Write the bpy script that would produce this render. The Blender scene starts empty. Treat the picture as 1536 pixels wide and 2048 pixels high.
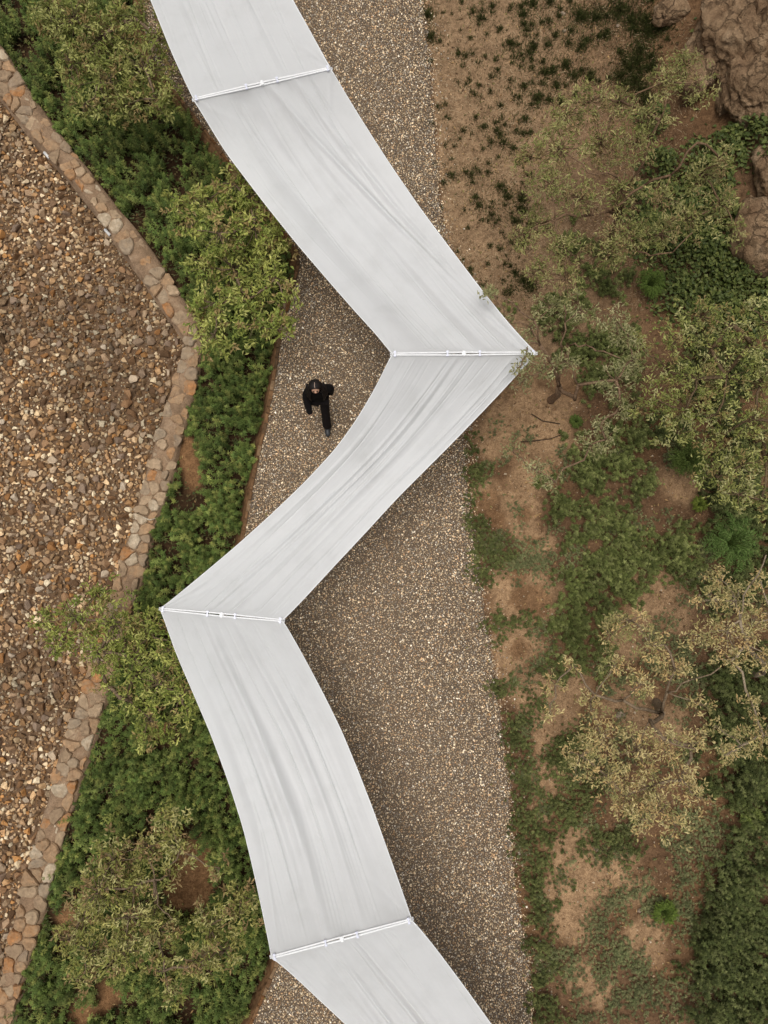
import bpy, bmesh, math, random
import numpy as np
from mathutils import Vector, Matrix
R = math.radians
rng = np.random.default_rng(7)
random.seed(7)
scene = bpy.context.scene
COL = scene.collection

# ------------------------------------------------------------------ camera, sky, sun, exposure
H = 13.0                       # drone height over the gravel path
TILT = R(5.0)
F = 1421.0                     # focal length in pixels of the 1536 x 2048 photograph
cam_data = bpy.data.cameras.new('camera')
cam_data.sensor_fit = 'VERTICAL'
cam_data.sensor_height = 36.0
cam_data.lens = F * 36.0 / 2048.0
cam_data.clip_end = 1000.0
cam = bpy.data.objects.new('camera', cam_data)
COL.objects.link(cam)
cam.location = (0, 0, H)
cam.rotation_euler = (TILT, 0, 0)
scene.camera = cam

SUN_EL, SUN_AZ = R(84), R(-75)
world = bpy.data.worlds.new('World')
scene.world = world
world.use_nodes = True
wn = world.node_tree.nodes
wl = world.node_tree.links
bg = wn['Background']
sky = wn.new('ShaderNodeTexSky')
sky.sky_type = 'NISHITA'
sky.sun_disc = False
sky.sun_elevation = SUN_EL
sky.sun_rotation = SUN_AZ
sky.dust_density = 6.0
sky.ozone_density = 1.0
hs = wn.new('ShaderNodeHueSaturation')
hs.inputs['Saturation'].default_value = 0.28      # a closed, grey cloud cover
wl.new(sky.outputs[0], hs.inputs['Color'])
wl.new(hs.outputs[0], bg.inputs['Color'])
bg.inputs['Strength'].default_value = 0.10
sd = bpy.data.lights.new('sun', 'SUN')
sd.energy = 1.3
sd.angle = R(38)
sd.color = (1.0, 0.97, 0.92)
so = bpy.data.objects.new('sun', sd)
COL.objects.link(so)
sdir = Vector((math.cos(SUN_EL) * math.sin(SUN_AZ), math.cos(SUN_EL) * math.cos(SUN_AZ), math.sin(SUN_EL)))
so.rotation_euler = sdir.to_track_quat('Z', 'Y').to_euler()
scene.view_settings.view_transform = 'Standard'
scene.view_settings.look = 'None'
scene.view_settings.exposure = 0.0
scene.view_settings.gamma = 1.0

# ------------------------------------------------------------------ pixel -> place
def unproj(px, py, z=0.0):
    px = np.asarray(px, float); py = np.asarray(py, float); z = np.asarray(z, float)
    cx = (px - 768.0) / F; cy = -(py - 1024.0) / F; cz = -1.0
    y = cy * math.cos(TILT) - cz * math.sin(TILT)
    zz = cy * math.sin(TILT) + cz * math.cos(TILT)
    t = (z - H) / zz
    return np.stack(np.broadcast_arrays(cx * t, y * t, z), -1)

def pxm(z=0.0):
    return F / (H - z)

def curve(pts, z):
    P = unproj([p[0] for p in pts], [p[1] for p in pts], z)
    o = np.argsort(P[:, 1])
    ys, xs = P[o, 1], P[o, 0]
    return lambda y: np.interp(y, ys, xs)

def sstep(a, b, x):
    t = np.clip((x - a) / (b - a), 0, 1)
    return t * t * (3 - 2 * t)

# value noise, vectorised
_perm = np.random.default_rng(3).permutation(256)
_val = np.random.default_rng(4).random(256)
def vnoise(x, y, s=1.0, seed=0):
    x = np.asarray(x, float) * s + seed * 17.3; y = np.asarray(y, float) * s - seed * 9.1
    xi = np.floor(x).astype(int); yi = np.floor(y).astype(int)
    fx = x - xi; fy = y - yi
    fx = fx * fx * (3 - 2 * fx); fy = fy * fy * (3 - 2 * fy)
    h = lambda a, b: _val[(_perm[(a & 255)] + b) & 255]
    return (h(xi, yi) * (1 - fx) + h(xi + 1, yi) * fx) * (1 - fy) + (h(xi, yi + 1) * (1 - fx) + h(xi + 1, yi + 1) * fx) * fy
def fbm(x, y, s=1.0, seed=0):
    return (vnoise(x, y, s, seed) + .5 * vnoise(x, y, s * 2.1, seed + 1) + .25 * vnoise(x, y, s * 4.3, seed + 2)) / 1.75

# ------------------------------------------------------------------ helpers
def srgb(r, g, b):
    f = lambda c: (c / 255 / 12.92) if c <= 10 else ((c / 255 + .055) / 1.055) ** 2.4
    return (f(r), f(g), f(b))

def mesh_np(name, verts, faces, col=None, smooth=False):
    verts = np.ascontiguousarray(verts, np.float32).reshape(-1, 3)
    if isinstance(faces, np.ndarray):
        n, k = faces.shape
        idx = faces.ravel(); tot = np.full(n, k); start = np.arange(n) * k
    else:
        tot = np.array([len(f) for f in faces]); idx = np.concatenate([np.asarray(f) for f in faces]); n = len(faces)
        start = np.concatenate([[0], np.cumsum(tot)[:-1]])
    me = bpy.data.meshes.new(name)
    me.vertices.add(len(verts)); me.vertices.foreach_set('co', verts.ravel())
    me.loops.add(len(idx)); me.loops.foreach_set('vertex_index', idx.astype(np.int32))
    me.polygons.add(n); me.polygons.foreach_set('loop_start', start.astype(np.int32))
    me.polygons.foreach_set('loop_total', tot.astype(np.int32))
    me.polygons.foreach_set('use_smooth', np.full(n, smooth))
    me.update(calc_edges=True)
    if col is not None:
        a = me.color_attributes.new('Col', 'FLOAT_COLOR', 'POINT')
        c = np.ones((len(verts), 4), np.float32); c[:, :3] = np.asarray(col, np.float32).reshape(-1, 3)
        a.data.foreach_set('color', c.ravel())
    return me

def add(name, me, mat=None, parent=None, loc=None):
    o = bpy.data.objects.new(name, me)
    COL.objects.link(o)
    if mat is not None and me is not None and len(me.materials) == 0:
        me.materials.append(mat)
    if parent is not None: o.parent = parent
    if loc is not None: o.location = loc
    return o

def tag(o, label, cat=None, group=None, kind=None):
    o['label'] = label
    if cat: o['category'] = cat
    if group: o['group'] = group
    if kind: o['kind'] = kind
    return o

def empty(name, loc, rz=0.0):
    o = bpy.data.objects.new(name, None); COL.objects.link(o)
    o.location = loc; o.rotation_euler = (0, 0, rz); o.empty_display_size = .1
    return o

class MB:
    """collects vertices and faces of ONE mesh"""
    def __init__(s): s.v = []; s.f = []; s.c = []
    def put(s, verts, faces, col=None):
        b = len(s.v); s.v += [tuple(p) for p in verts]; s.f += [tuple(b + i for i in f) for f in faces]
        if col is not None: s.c += [col] * len(verts)
    def box(s, c, d, rz=0.0):
        m = Matrix.Rotation(rz, 3, 'Z'); c = Vector(c)
        vs = [c + m @ Vector((x * d[0] / 2, y * d[1] / 2, z * d[2] / 2)) for z in (-1, 1) for x, y in ((-1, -1), (1, -1), (1, 1), (-1, 1))]
        s.put(vs, [(3, 2, 1, 0), (4, 5, 6, 7), (0, 1, 5, 4), (1, 2, 6, 5), (2, 3, 7, 6), (3, 0, 4, 7)])
    def tube(s, pts, rad, n=8, col=None):
        pts = [Vector(p) for p in pts]
        if not isinstance(rad, (list, tuple)): rad = [rad] * len(pts)
        vs = []; ref = None
        for i, p in enumerate(pts):
            d = (pts[min(i + 1, len(pts) - 1)] - pts[max(i - 1, 0)])
            d = d.normalized() if d.length > 1e-9 else Vector((0, 0, 1))
            if ref is None:
                ref = Vector((1, 0, 0)) if abs(d.x) < .8 else Vector((0, 1, 0))
            a = (ref - d * ref.dot(d)).normalized(); ref = a; b = d.cross(a)
            for k in range(n):
                t = 2 * math.pi * k / n
                vs.append(p + (a * math.cos(t) + b * math.sin(t)) * rad[i])
        fs = []
        for i in range(len(pts) - 1):
            for k in range(n):
                fs.append((i * n + k, i * n + (k + 1) % n, (i + 1) * n + (k + 1) % n, (i + 1) * n + k))
        fs.append(tuple(range(n))[::-1]); fs.append(tuple((len(pts) - 1) * n + k for k in range(n)))
        s.put(vs, fs, col)
    def mesh(s, name, smooth=False):
        return mesh_np(name, np.array(s.v), s.f, s.c if s.c else None, smooth)
    def build(s, name, mat, parent=None, smooth=False, loc=None):
        return add(name, s.mesh(name, smooth), mat, parent, loc)

# ------------------------------------------------------------------ materials
def newmat(name):
    m = bpy.data.materials.new(name); m.use_nodes = True
    nt = m.node_tree; b = nt.nodes['Principled BSDF']
    return m, nt, b
def N(nt, typ, **kw):
    n = nt.nodes.new(typ)
    for k, v in kw.items():
        if k in n.inputs: n.inputs[k].default_value = v
        else: setattr(n, k, v)
    return n
def noise(nt, scale, detail=4, rough=.55, coord='Object'):
    tc = N(nt, 'ShaderNodeTexCoord'); n = N(nt, 'ShaderNodeTexNoise')
    n.inputs['Scale'].default_value = scale; n.inputs['Detail'].default_value = detail; n.inputs['Roughness'].default_value = rough
    nt.links.new(tc.outputs[coord], n.inputs['Vector'])
    return n
def ramp(nt, src, stops):
    r = N(nt, 'ShaderNodeValToRGB'); e = r.color_ramp.elements
    while len(e) < len(stops): e.new(.5)
    for el, (p, c) in zip(e, stops):
        el.position = p; el.color = (*c, 1)
    nt.links.new(src, r.inputs[0]); return r
def mix(nt, fac, a, b, mode='MIX'):
    m = N(nt, 'ShaderNodeMix', data_type='RGBA', blend_type=mode)
    for s, v in ((0, fac), (6, a), (7, b)):
        if hasattr(v, 'links') or hasattr(v, 'is_linked'): nt.links.new(v, m.inputs[s])
        elif isinstance(v, tuple): m.inputs[s].default_value = (*v, 1)
        else: m.inputs[s].default_value = v
    return m.outputs[2]
def bump(nt, b, src, strength, dist):
    n = N(nt, 'ShaderNodeBump'); n.inputs['Strength'].default_value = strength; n.inputs['Distance'].default_value = dist
    nt.links.new(src, n.inputs['Height']); nt.links.new(n.outputs[0], b.inputs['Normal'])
def plain(name, c, rough=.6, spec=.3, var=.0, vscale=20, bmp=0, bdist=.01):
    m, nt, b = newmat(name)
    b.inputs['Roughness'].default_value = rough; b.inputs['Specular IOR Level'].default_value = spec
    n = noise(nt, vscale)
    r = ramp(nt, n.outputs[0], [(.3, tuple(x * (1 - var) for x in c)), (.7, tuple(min(1, x * (1 + var)) for x in c))])
    nt.links.new(r.outputs[0], b.inputs['Base Color'])
    if bmp: bump(nt, b, n.outputs[0], bmp, bdist)
    return m

def leaf_material(name, trans=.12, rough=.55, spec=.25):
    m, nt, b = newmat(name)
    a = N(nt, 'ShaderNodeAttribute', attribute_name='Col')
    nt.links.new(a.outputs['Color'], b.inputs['Base Color'])
    b.inputs['Roughness'].default_value = rough; b.inputs['Specular IOR Level'].default_value = spec
    t = N(nt, 'ShaderNodeBsdfTranslucent'); nt.links.new(a.outputs['Color'], t.inputs[0])
    ms = N(nt, 'ShaderNodeMixShader'); ms.inputs[0].default_value = trans
    out = nt.nodes['Material Output']
    nt.links.new(b.outputs[0], ms.inputs[1]); nt.links.new(t.outputs[0], ms.inputs[2]); nt.links.new(ms.outputs[0], out.inputs[0])
    return m
M_LEAF = leaf_material('leaf')

def attr_stone(name, scale, lo=.7, hi=1.2, rough=.85):
    m, nt, b = newmat(name)
    a = N(nt, 'ShaderNodeAttribute', attribute_name='Col')
    n = noise(nt, scale); r = ramp(nt, n.outputs[0], [(.3, (lo,) * 3), (.7, (hi,) * 3)])
    c = mix(nt, 1.0, a.outputs['Color'], r.outputs[0], 'MULTIPLY')
    nt.links.new(c, b.inputs['Base Color']); b.inputs['Roughness'].default_value = rough
    b.inputs['Specular IOR Level'].default_value = .25
    return m
M_PEB = attr_stone('pebble', 60, .8, 1.15, .7)
M_RUB = attr_stone('rubble', 25, .65, 1.2, .85)

RUBBLE_PAL = [srgb(*c) for c in ((166, 134, 102), (148, 114, 82), (188, 158, 126), (152, 130, 110), (130, 98, 68), (200, 178, 150), (146, 124, 102),
              (156, 112, 70), (116, 88, 62), (174, 148, 118), (134, 114, 96), (196, 178, 154), (104, 80, 58), (166, 130, 96), (144, 116, 90))]
def random_stone(name, pal, nscale, lo, hi, lichen=None):
    m, nt, b = newmat(name)
    oi = N(nt, 'ShaderNodeObjectInfo')
    r = ramp(nt, oi.outputs['Random'], [((i + .01) / len(pal), c) for i, c in enumerate(pal)])
    r.color_ramp.interpolation = 'CONSTANT'
    tc = N(nt, 'ShaderNodeTexCoord'); mp = N(nt, 'ShaderNodeVectorMath', operation='MULTIPLY_ADD')
    mp.inputs[1].default_value = (1, 1, 1)
    cx = N(nt, 'ShaderNodeCombineXYZ'); ml = N(nt, 'ShaderNodeMath', operation='MULTIPLY'); ml.inputs[1].default_value = 91.0
    nt.links.new(oi.outputs['Random'], ml.inputs[0]); nt.links.new(ml.outputs[0], cx.inputs[0]); nt.links.new(ml.outputs[0], cx.inputs[2])
    nt.links.new(tc.outputs['Object'], mp.inputs[0]); nt.links.new(cx.outputs[0], mp.inputs[2])
    n = N(nt, 'ShaderNodeTexNoise'); n.inputs['Scale'].default_value = nscale; n.inputs['Detail'].default_value = 6; n.inputs['Roughness'].default_value = .65
    nt.links.new(mp.outputs[0], n.inputs['Vector'])
    r2 = ramp(nt, n.outputs[0], [(.28, (lo,) * 3), (.72, (hi,) * 3)])
    c = mix(nt, 1.0, r.outputs[0], r2.outputs[0], 'MULTIPLY')
    if lichen:
        n2 = N(nt, 'ShaderNodeTexNoise'); n2.inputs['Scale'].default_value = nscale * .6; n2.inputs['Detail'].default_value = 7; n2.inputs['Roughness'].default_value = .7
        nt.links.new(mp.outputs[0], n2.inputs['Vector'])
        r3 = ramp(nt, n2.outputs[0], [(.42, (0, 0, 0)), (.66, (.85, .85, .85))])
        c = mix(nt, r3.outputs[0], c, lichen)
    nt.links.new(c, b.inputs['Base Color']); b.inputs['Roughness'].default_value = .9; b.inputs['Specular IOR Level'].default_value = .2
    bump(nt, b, n.outputs[0], .8, .02)
    return m
M_RUBS = random_stone('rubble_large', RUBBLE_PAL, 14, .8, 1.45)
WALL_PAL = [srgb(*c) for c in ((166, 134, 102), (170, 130, 92), (162, 142, 118), (170, 146, 118), (152, 128, 102), (184, 158, 128), (172, 122, 78), (150, 130, 108), (192, 174, 148), (160, 128, 96), (174, 140, 106), (156, 138, 116))]
M_WSTONE = random_stone('wall_stone', WALL_PAL, 11, .5, 1.35, srgb(160, 136, 108))
M_COPE = random_stone('coping_stone', [srgb(*c) for c in ((112, 84, 58), (128, 96, 66), (98, 76, 54), (138, 112, 84), (120, 84, 52))], 16, .6, 1.25)

# ------------------------------------------------------------------ lines of the place (pixels of the photograph, at the level they lie on)
ZB = -0.30      # soil of the planted strip left of the path
ZW = -0.14      # top of the rubble-stone wall
ZR = -0.85      # stony bed beyond the wall
WR_PX = [(-420, -500), (-60, 0), (0, 85), (40, 150), (100, 240), (170, 330), (240, 420), (290, 480), (330, 540), (370, 600), (397, 645), (402, 690), (396, 740), (386, 790), (370, 850), (356, 890), (348, 940), (330, 1000), (306, 1060), (292, 1130), (275, 1200), (255, 1270), (232, 1340), (208, 1420), (190, 1480), (172, 1540), (152, 1600), (132, 1660), (112, 1740), (92, 1810), (76, 1870), (58, 1930), (40, 1990), (25, 2048), (-100, 2500)]
WL_PX = [(-560, -500), (-140, 0), (0, 190), (50, 255), (120, 330), (190, 420), (230, 480), (290, 560), (330, 620), (372, 682), (362, 715), (345, 770), (326, 830), (308, 890), (290, 960), (275, 1010), (255, 1080), (237, 1140), (220, 1200), (200, 1270), (180, 1330), (163, 1390), (142, 1450), (120, 1510), (100, 1580), (80, 1650), (60, 1720), (36, 1810), (20, 1880), (5, 1950), (-10, 2020), (-140, 2500)]
GL_PX = [(262, -500), (284, 0), (289, 60), (302, 110), (337, 165), (392, 235), (442, 300), (502, 385), (562, 455), (598, 505), (600, 530), (586, 590), (566, 655), (553, 740), (540, 820), (522, 900), (506, 980), (491, 1060), (474, 1130), (476, 1300), (508, 1500), (545, 1700), (566, 1850), (558, 1925), (532, 1985), (505, 2048), (320, 2500)]
GR_PX = [(815, -500), (848, 0), (862, 120), (868, 200), (878, 330), (884, 420), (896, 480), (925, 545), (945, 610), (938, 720), (930, 860), (938, 960), (952, 1080), (966, 1180), (980, 1260), (996, 1370), (1012, 1480), (1022, 1570), (1028, 1680), (1036, 1780), (1054, 1880), (1064, 1960), (1068, 2048), (1095, 2500)]
WR = curve(WR_PX, ZW); WL = curve(WL_PX, ZW); GL = curve(GL_PX, 0.0); GR = curve(GR_PX, 0.0)

BUMPS = [(1105, 800, 90, .10), (1310, 1400, 90, .08), (1200, 480, 120, .08)]
def height(x, y):
    x = np.asarray(x, float); y = np.asarray(y, float)
    wm = .5 * (WL(y) + WR(y)); gl = GL(y); gr = GR(y)
    left = np.where(x < wm, ZR, ZB + .05 * (fbm(x, y, .9, 5) - .5) + .08 * (fbm(x, y, 3, 8) - .5))
    right = -.03 + .06 * np.clip((x - gr), 0, 8) * .35 + .05 * (fbm(x, y, 1.2, 2) - .5) * sstep(0, .6, x - gr) + .03 * (fbm(x, y, 5, 3) - .5) * sstep(0, .3, x - gr)
    cl = sstep(0, 3.2, x - (5.15 - .30 * np.clip(y - 6, -4, 6))) * sstep(1.5, 4.5, y)
    right = right + cl * (1.5 + .7 * (fbm(x, y, 1.1, 11) - .5))
    for bx, by, br, bh in BUMPS:
        p = unproj(bx, by, 0); r = br / 109.
        right = right + bh * np.exp(-((x - p[0]) ** 2 + (y - p[1]) ** 2) / r ** 2)
    t = np.clip((x - (gl - .15)) / .13, 0, 1)
    return np.where(x < gl - .15, left, left * (1 - t) + np.where(x > gl - .02, right, -.03) * t)

def ground_at(px, py):
    px = np.asarray(px, float); py = np.asarray(py, float)
    z = np.zeros(np.broadcast(px, py).shape)
    for _ in range(6):
        p = unproj(px, py, z); z = height(p[..., 0], p[..., 1])
    p = unproj(px, py, z)
    return p

# ------------------------------------------------------------------ ground sheet
def axis(lo, hi, step, far):
    a = np.arange(lo, hi + 1e-6, step); g = step; l = [lo]; h = [hi]
    while l[-1] > -far: g *= 1.6; l.append(l[-1] - g)
    g = step
    while h[-1] < far: g *= 1.6; h.append(h[-1] + g)
    return np.array(l[1:][::-1] + list(a) + h[1:])
gx = axis(-8.6, 8.8, .075, 220); gy = axis(-10.4, 13.0, .095, 220)
X, Y = np.meshgrid(gx, gy)
Z = height(X, np.clip(Y, -14, 17))
Z = np.where((X > 9.5), np.minimum(Z, 3), Z)
px_sand = [(1040, 1010, 40), (1060, 960, 40), (1050, 1060, 30), (1075, 1090, 30), (1050, 1190, 60), (1010, 1170, 35), (1030, 1290, 55), (1060, 1240, 20), (1010, 1340, 30), (1060, 1380, 40), (1120, 1370, 50), (1100, 1420, 50),
           (1085, 1480, 25), (1090, 1560, 35), (1080, 1630, 20), (1150, 1720, 55), (1130, 1780, 45), (1180, 1760, 50), (1150, 1850, 40), (1130, 1830, 30), (1230, 1740, 40), (1160, 1950, 30), (1200, 1980, 30), (1270, 1780, 30), (1290, 1880, 40), (1110, 1540, 30),
           (990, 880, 40), (1000, 840, 30), (970, 990, 30), (1080, 830, 60), (1100, 870, 50), (1370, 980, 35), (1350, 960, 30), (1260, 1420, 50), (1330, 1450, 40), (1250, 1290, 30), (1320, 1210, 60)]
px_wet = [(1060, 1200, 34), (975, 1000, 22), (990, 1035, 20), (1050, 1030, 15), (1035, 1150, 18), (1065, 1085, 14), (1040, 1300, 20)]
def blobs(lst, x, y, soft=.35):
    m = np.zeros(x.shape)
    wob = .35 + .7 * fbm(x, y, 2.6, 21) + .6 * fbm(x, y, 8.5, 25)
    for bx, by, br in lst:
        p = unproj(bx, by, 0); r = br / 109.
        d = np.hypot(x - p[0], y - p[1]) / (r * wob)
        m = np.maximum(m, 1 - sstep(1 - soft, 1 + soft, d))
    return m
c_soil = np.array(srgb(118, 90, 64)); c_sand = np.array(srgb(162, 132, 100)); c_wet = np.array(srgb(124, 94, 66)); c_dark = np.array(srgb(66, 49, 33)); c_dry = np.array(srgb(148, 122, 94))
red = np.array(srgb(108, 84, 63))
colr = np.broadcast_to(c_soil, X.shape + (3,)).copy()
def lay(m, c):
    global colr
    colr = colr * (1 - m[..., None]) + c * m[..., None]
lay(sstep(.4, .65, fbm(X, Y, .8, 31)) * .7, red)
lay(sstep(3.2, 4.2, Y) * sstep(5.6, 2.6, X) * (X > GR(Y)), c_dry)                 # dry straw-coloured soil at the top
lay(blobs(px_sand, X, Y) * (X > GR(Y)), c_sand)
lay(blobs(px_wet, X, Y, .15) * .8, c_wet)
lay(((X < GL(Y) - .05) & (X > WL(Y))) * 1.0, c_dark)  # brown strip soil, darkened further to paint shade into the plant gaps
bare_left = [(368, 905, 26), (380, 950, 20), (362, 880, 16), (372, 930, 22), (250, 1770, 22), (120, 1850, 24), (385, 1730, 46), (370, 1790, 46), (150, 2044, 24), (195, 2035, 16), (300, 1460, 20), (215, 1990, 30)]
lay(blobs(bare_left, X, Y, .4) * (X < GL(Y)), np.array(srgb(138, 104, 72)))
lay((X < .5 * (WL(Y) + WR(Y))) * 1.0, np.array(srgb(96, 72, 50)))
ny, nx = X.shape
ii = np.arange(ny * nx).reshape(ny, nx)
quads = np.stack([ii[:-1, :-1], ii[:-1, 1:], ii[1:, 1:], ii[1:, :-1]], -1).reshape(-1, 4)
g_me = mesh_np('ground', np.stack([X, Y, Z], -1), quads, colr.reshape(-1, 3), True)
m, nt, b = newmat('soil')
a = N(nt, 'ShaderNodeAttribute', attribute_name='Col')
n1 = noise(nt, 3.0, 8, .62); n2 = noise(nt, 45, 4, .7)
r1 = ramp(nt, n1.outputs[0], [(.3, (.72, .70, .68)), (.7, (1.22, 1.22, 1.2))])
n4 = noise(nt, 13, 7, .7)
r4 = ramp(nt, n4.outputs[0], [(.30, (.55, .52, .49)), (.5, (1.0, 1.0, 1.0)), (.68, (1.32, 1.32, 1.32))])
r2 = ramp(nt, n2.outputs[0], [(.32, (.6, .57, .55)), (.6, (1.12, 1.12, 1.12)), (.75, (1.5, 1.5, 1.48))])
c = mix(nt, 1.0, a.outputs['Color'], r1.outputs[0], 'MULTIPLY'); c = mix(nt, 1.0, c, r2.outputs[0], 'MULTIPLY'); c = mix(nt, 1.0, c, r4.outputs[0], 'MULTIPLY')
nt.links.new(c, b.inputs['Base Color']); b.inputs['Roughness'].default_value = .95; b.inputs['Specular IOR Level'].default_value = .15
bump(nt, b, n2.outputs[0], .7, .02)
M_SOIL = m
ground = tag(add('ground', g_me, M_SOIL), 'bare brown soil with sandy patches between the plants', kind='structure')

# ------------------------------------------------------------------ gravel path (sheet + pebbles)
ys = np.linspace(-11.5, 13.5, 260)
vv = []; 
for y in ys:
    l, r = GL(y) - .015, GR(y) - .05
    for k in range(13):
        t = k / 12; x = l + (r - l) * t
        vv.append((x, y, .004 + .012 * math.sin(t * math.pi)))
q = []
for i in range(len(ys) - 1):
    for k in range(12):
        a0 = i * 13 + k; q.append((a0, a0 + 1, a0 + 14, a0 + 13))
m, nt, b = newmat('gravel_base')
n = noise(nt, 70, 3, .7); r = ramp(nt, n.outputs[0], [(.3, srgb(74, 61, 48)), (.7, srgb(124, 106, 86))])
nt.links.new(r.outputs[0], b.inputs['Base Color']); b.inputs['Roughness'].default_value = .95
path = tag(add('gravel_path', mesh_np('gravel_path', np.array(vv), np.array(q), None, True), m), 'wide path of fine tan and grey gravel running under the canopy', kind='structure')

def hulls(n, npts, seed, flat=(.75, 1)):
    """a few convex stones as (verts, tris)"""
    r = np.random.default_rng(seed); out = []
    for i in range(n):
        p = r.normal(size=(npts, 3)); p /= np.linalg.norm(p, axis=1)[:, None]
        p *= r.uniform(.85, 1.1, (npts, 1)) * np.array([1, r.uniform(.65, 1), r.uniform(*flat)])
        bm = bmesh.new()
        for c_ in p: bm.verts.new(c_)
        bmesh.ops.convex_hull(bm, input=bm.verts[:], use_existing_faces=False)
        lone = [v for v in bm.verts if not v.link_faces]
        bmesh.ops.delete(bm, geom=lone, context='VERTS')
        bmesh.ops.triangulate(bm, faces=bm.faces[:])
        bmesh.ops.recalc_face_normals(bm, faces=bm.faces[:])
        bm.verts.index_update()
        out.append((np.array([v.co[:] for v in bm.verts]), np.array([[v.index for v in f.verts] for f in bm.faces])))
        bm.free()
    return out
def rotmats(n, r, full=True, tilt=.5):
    if full:
        q_ = r.normal(size=(n, 4)); q_ /= np.linalg.norm(q_, axis=1)[:, None]
    else:
        yaw = r.uniform(0, 2 * np.pi, n); ax = r.uniform(0, 2 * np.pi, n); tl = np.abs(r.normal(0, tilt, n))
        q1 = np.stack([np.cos(yaw / 2), 0 * yaw, 0 * yaw, np.sin(yaw / 2)], 1)
        q2 = np.stack([np.cos(tl / 2), np.sin(tl / 2) * np.cos(ax), np.sin(tl / 2) * np.sin(ax), 0 * yaw], 1)
        w1, x1, y1, z1 = q2.T; w2, x2, y2, z2 = q1.T
        q_ = np.stack([w1*w2-x1*x2-y1*y2-z1*z2, w1*x2+x1*w2+y1*z2-z1*y2, w1*y2-x1*z2+y1*w2+z1*x2, w1*z2+x1*y2-y1*x2+z1*w2], 1)
    w, x, y, z = q_.T
    return np.stack([1-2*(y*y+z*z), 2*(x*y-z*w), 2*(x*z+y*w), 2*(x*y+z*w), 1-2*(x*x+z*z), 2*(y*z-x*w), 2*(x*z-y*w), 2*(y*z+x*w), 1-2*(x*x+y*y)], 1).reshape(-1, 3, 3)
def scatter(protos, pos, rot, scl, col, r):
    which = r.integers(0, len(protos), len(pos)); V = []; T = []; C = []; b0 = 0
    for i, (pv, pf) in enumerate(protos):
        s = np.where(which == i)[0]
        if not len(s): continue
        w = np.einsum('nij,vj->nvi', rot[s], pv) * scl[s][:, None, None] + pos[s][:, None, :]
        V.append(w.reshape(-1, 3)); C.append(np.repeat(col[s], len(pv), 0))
        T.append((pf[None] + (np.arange(len(s)) * len(pv))[:, None, None] + b0).reshape(-1, 3)); b0 += len(s) * len(pv)
    return np.concatenate(V), np.concatenate(T), np.concatenate(C)
PEB_PAL = np.array([srgb(*c) for c in ((208, 190, 164), (188, 166, 136), (166, 144, 116), (146, 124, 98), (124, 104, 84), (156, 146, 134), (128, 120, 112), (228, 216, 198), (172, 138, 104), (92, 78, 66), (76, 70, 66), (198, 174, 144), (162, 130, 98), (140, 128, 114))])
PEB_W = np.array([10, 12, 12, 10, 9, 8, 7, 5, 7, 6, 4, 9, 6, 8.]); PEB_W /= PEB_W.sum()
pr = np.random.default_rng(11)
pitch = .031
pxs = np.arange(-5.2, 4.2, pitch); pys = np.arange(-9.4, 11.6, pitch * .87)
PX, PY = np.meshgrid(pxs, pys); PX = PX + (np.arange(len(pys)) % 2)[:, None] * pitch / 2
PX = (PX + pr.uniform(-.012, .012, PX.shape)).ravel(); PY = (PY + pr.uniform(-.012, .012, PY.shape)).ravel()
edge = GR(PY) + .18 * (fbm(PX, PY, 4, 41) - .5)
keep = (PX > GL(PY) + .012) & ((PX < edge) | ((PX < edge + .35) & (pr.random(PX.shape) < .55 * np.exp(-(PX - edge) / .13))))
PX, PY = PX[keep], PY[keep]
npb = len(PX)
inside = PX < edge[keep] - .03
pz = np.where(inside, .012, height(PX, PY) + .004) + pr.uniform(0, .012, npb) * inside
prad = np.clip(pr.lognormal(math.log(.0168), .28, npb), .009, .030)
PEB_PAL = (PEB_PAL * .9 + PEB_PAL.mean(0) * .1) * np.array([1.0, 1.02, 1.0])
pcol = PEB_PAL[pr.choice(len(PEB_PAL), npb, p=PEB_W)] * pr.uniform(1.0, 2.35, (npb, 1))
def topped(pr_):
    # the faces a stone lies on are never seen
    out = []
    for v_, f_ in pr_:
        nz = np.cross(v_[f_[:, 1]] - v_[f_[:, 0]], v_[f_[:, 2]] - v_[f_[:, 0]]); nz = nz[:, 2] / np.linalg.norm(nz, axis=1); out.append((v_, f_[nz > -.35]))
    return out
V, T, C = scatter(topped(hulls(14, 7, 5)), np.stack([PX, PY, pz], 1), rotmats(npb, pr, False, .4), prad, pcol, pr)
peb = add('pebbles', mesh_np('pebbles', V, T, C), M_PEB, path); peb['kind'] = 'stuff'

# ------------------------------------------------------------------ stony bed beyond the wall
sr = np.random.default_rng(23)
rb_me = mesh_np('stony_bed', np.array([(-30, -30, ZR + .006), (-1.5, -30, ZR + .006), (-1.5, 30, ZR + .006), (-30, 30, ZR + .006)]), np.array([[0, 1, 2, 3]]))
m, nt, b = newmat('bed_dirt')
n = noise(nt, 14, 8, .7); n3 = noise(nt, 90, 3, .7)
r = ramp(nt, n.outputs[0], [(.3, srgb(78, 58, 40)), (.7, srgb(130, 102, 74))]); r3 = ramp(nt, n3.outputs[0], [(.35, (.6, .6, .6)), (.7, (1.4, 1.4, 1.4))])
nt.links.new(mix(nt, 1.0, r.outputs[0], r3.outputs[0], 'MULTIPLY'), b.inputs['Base Color']); b.inputs['Roughness'].default_value = .95
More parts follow.
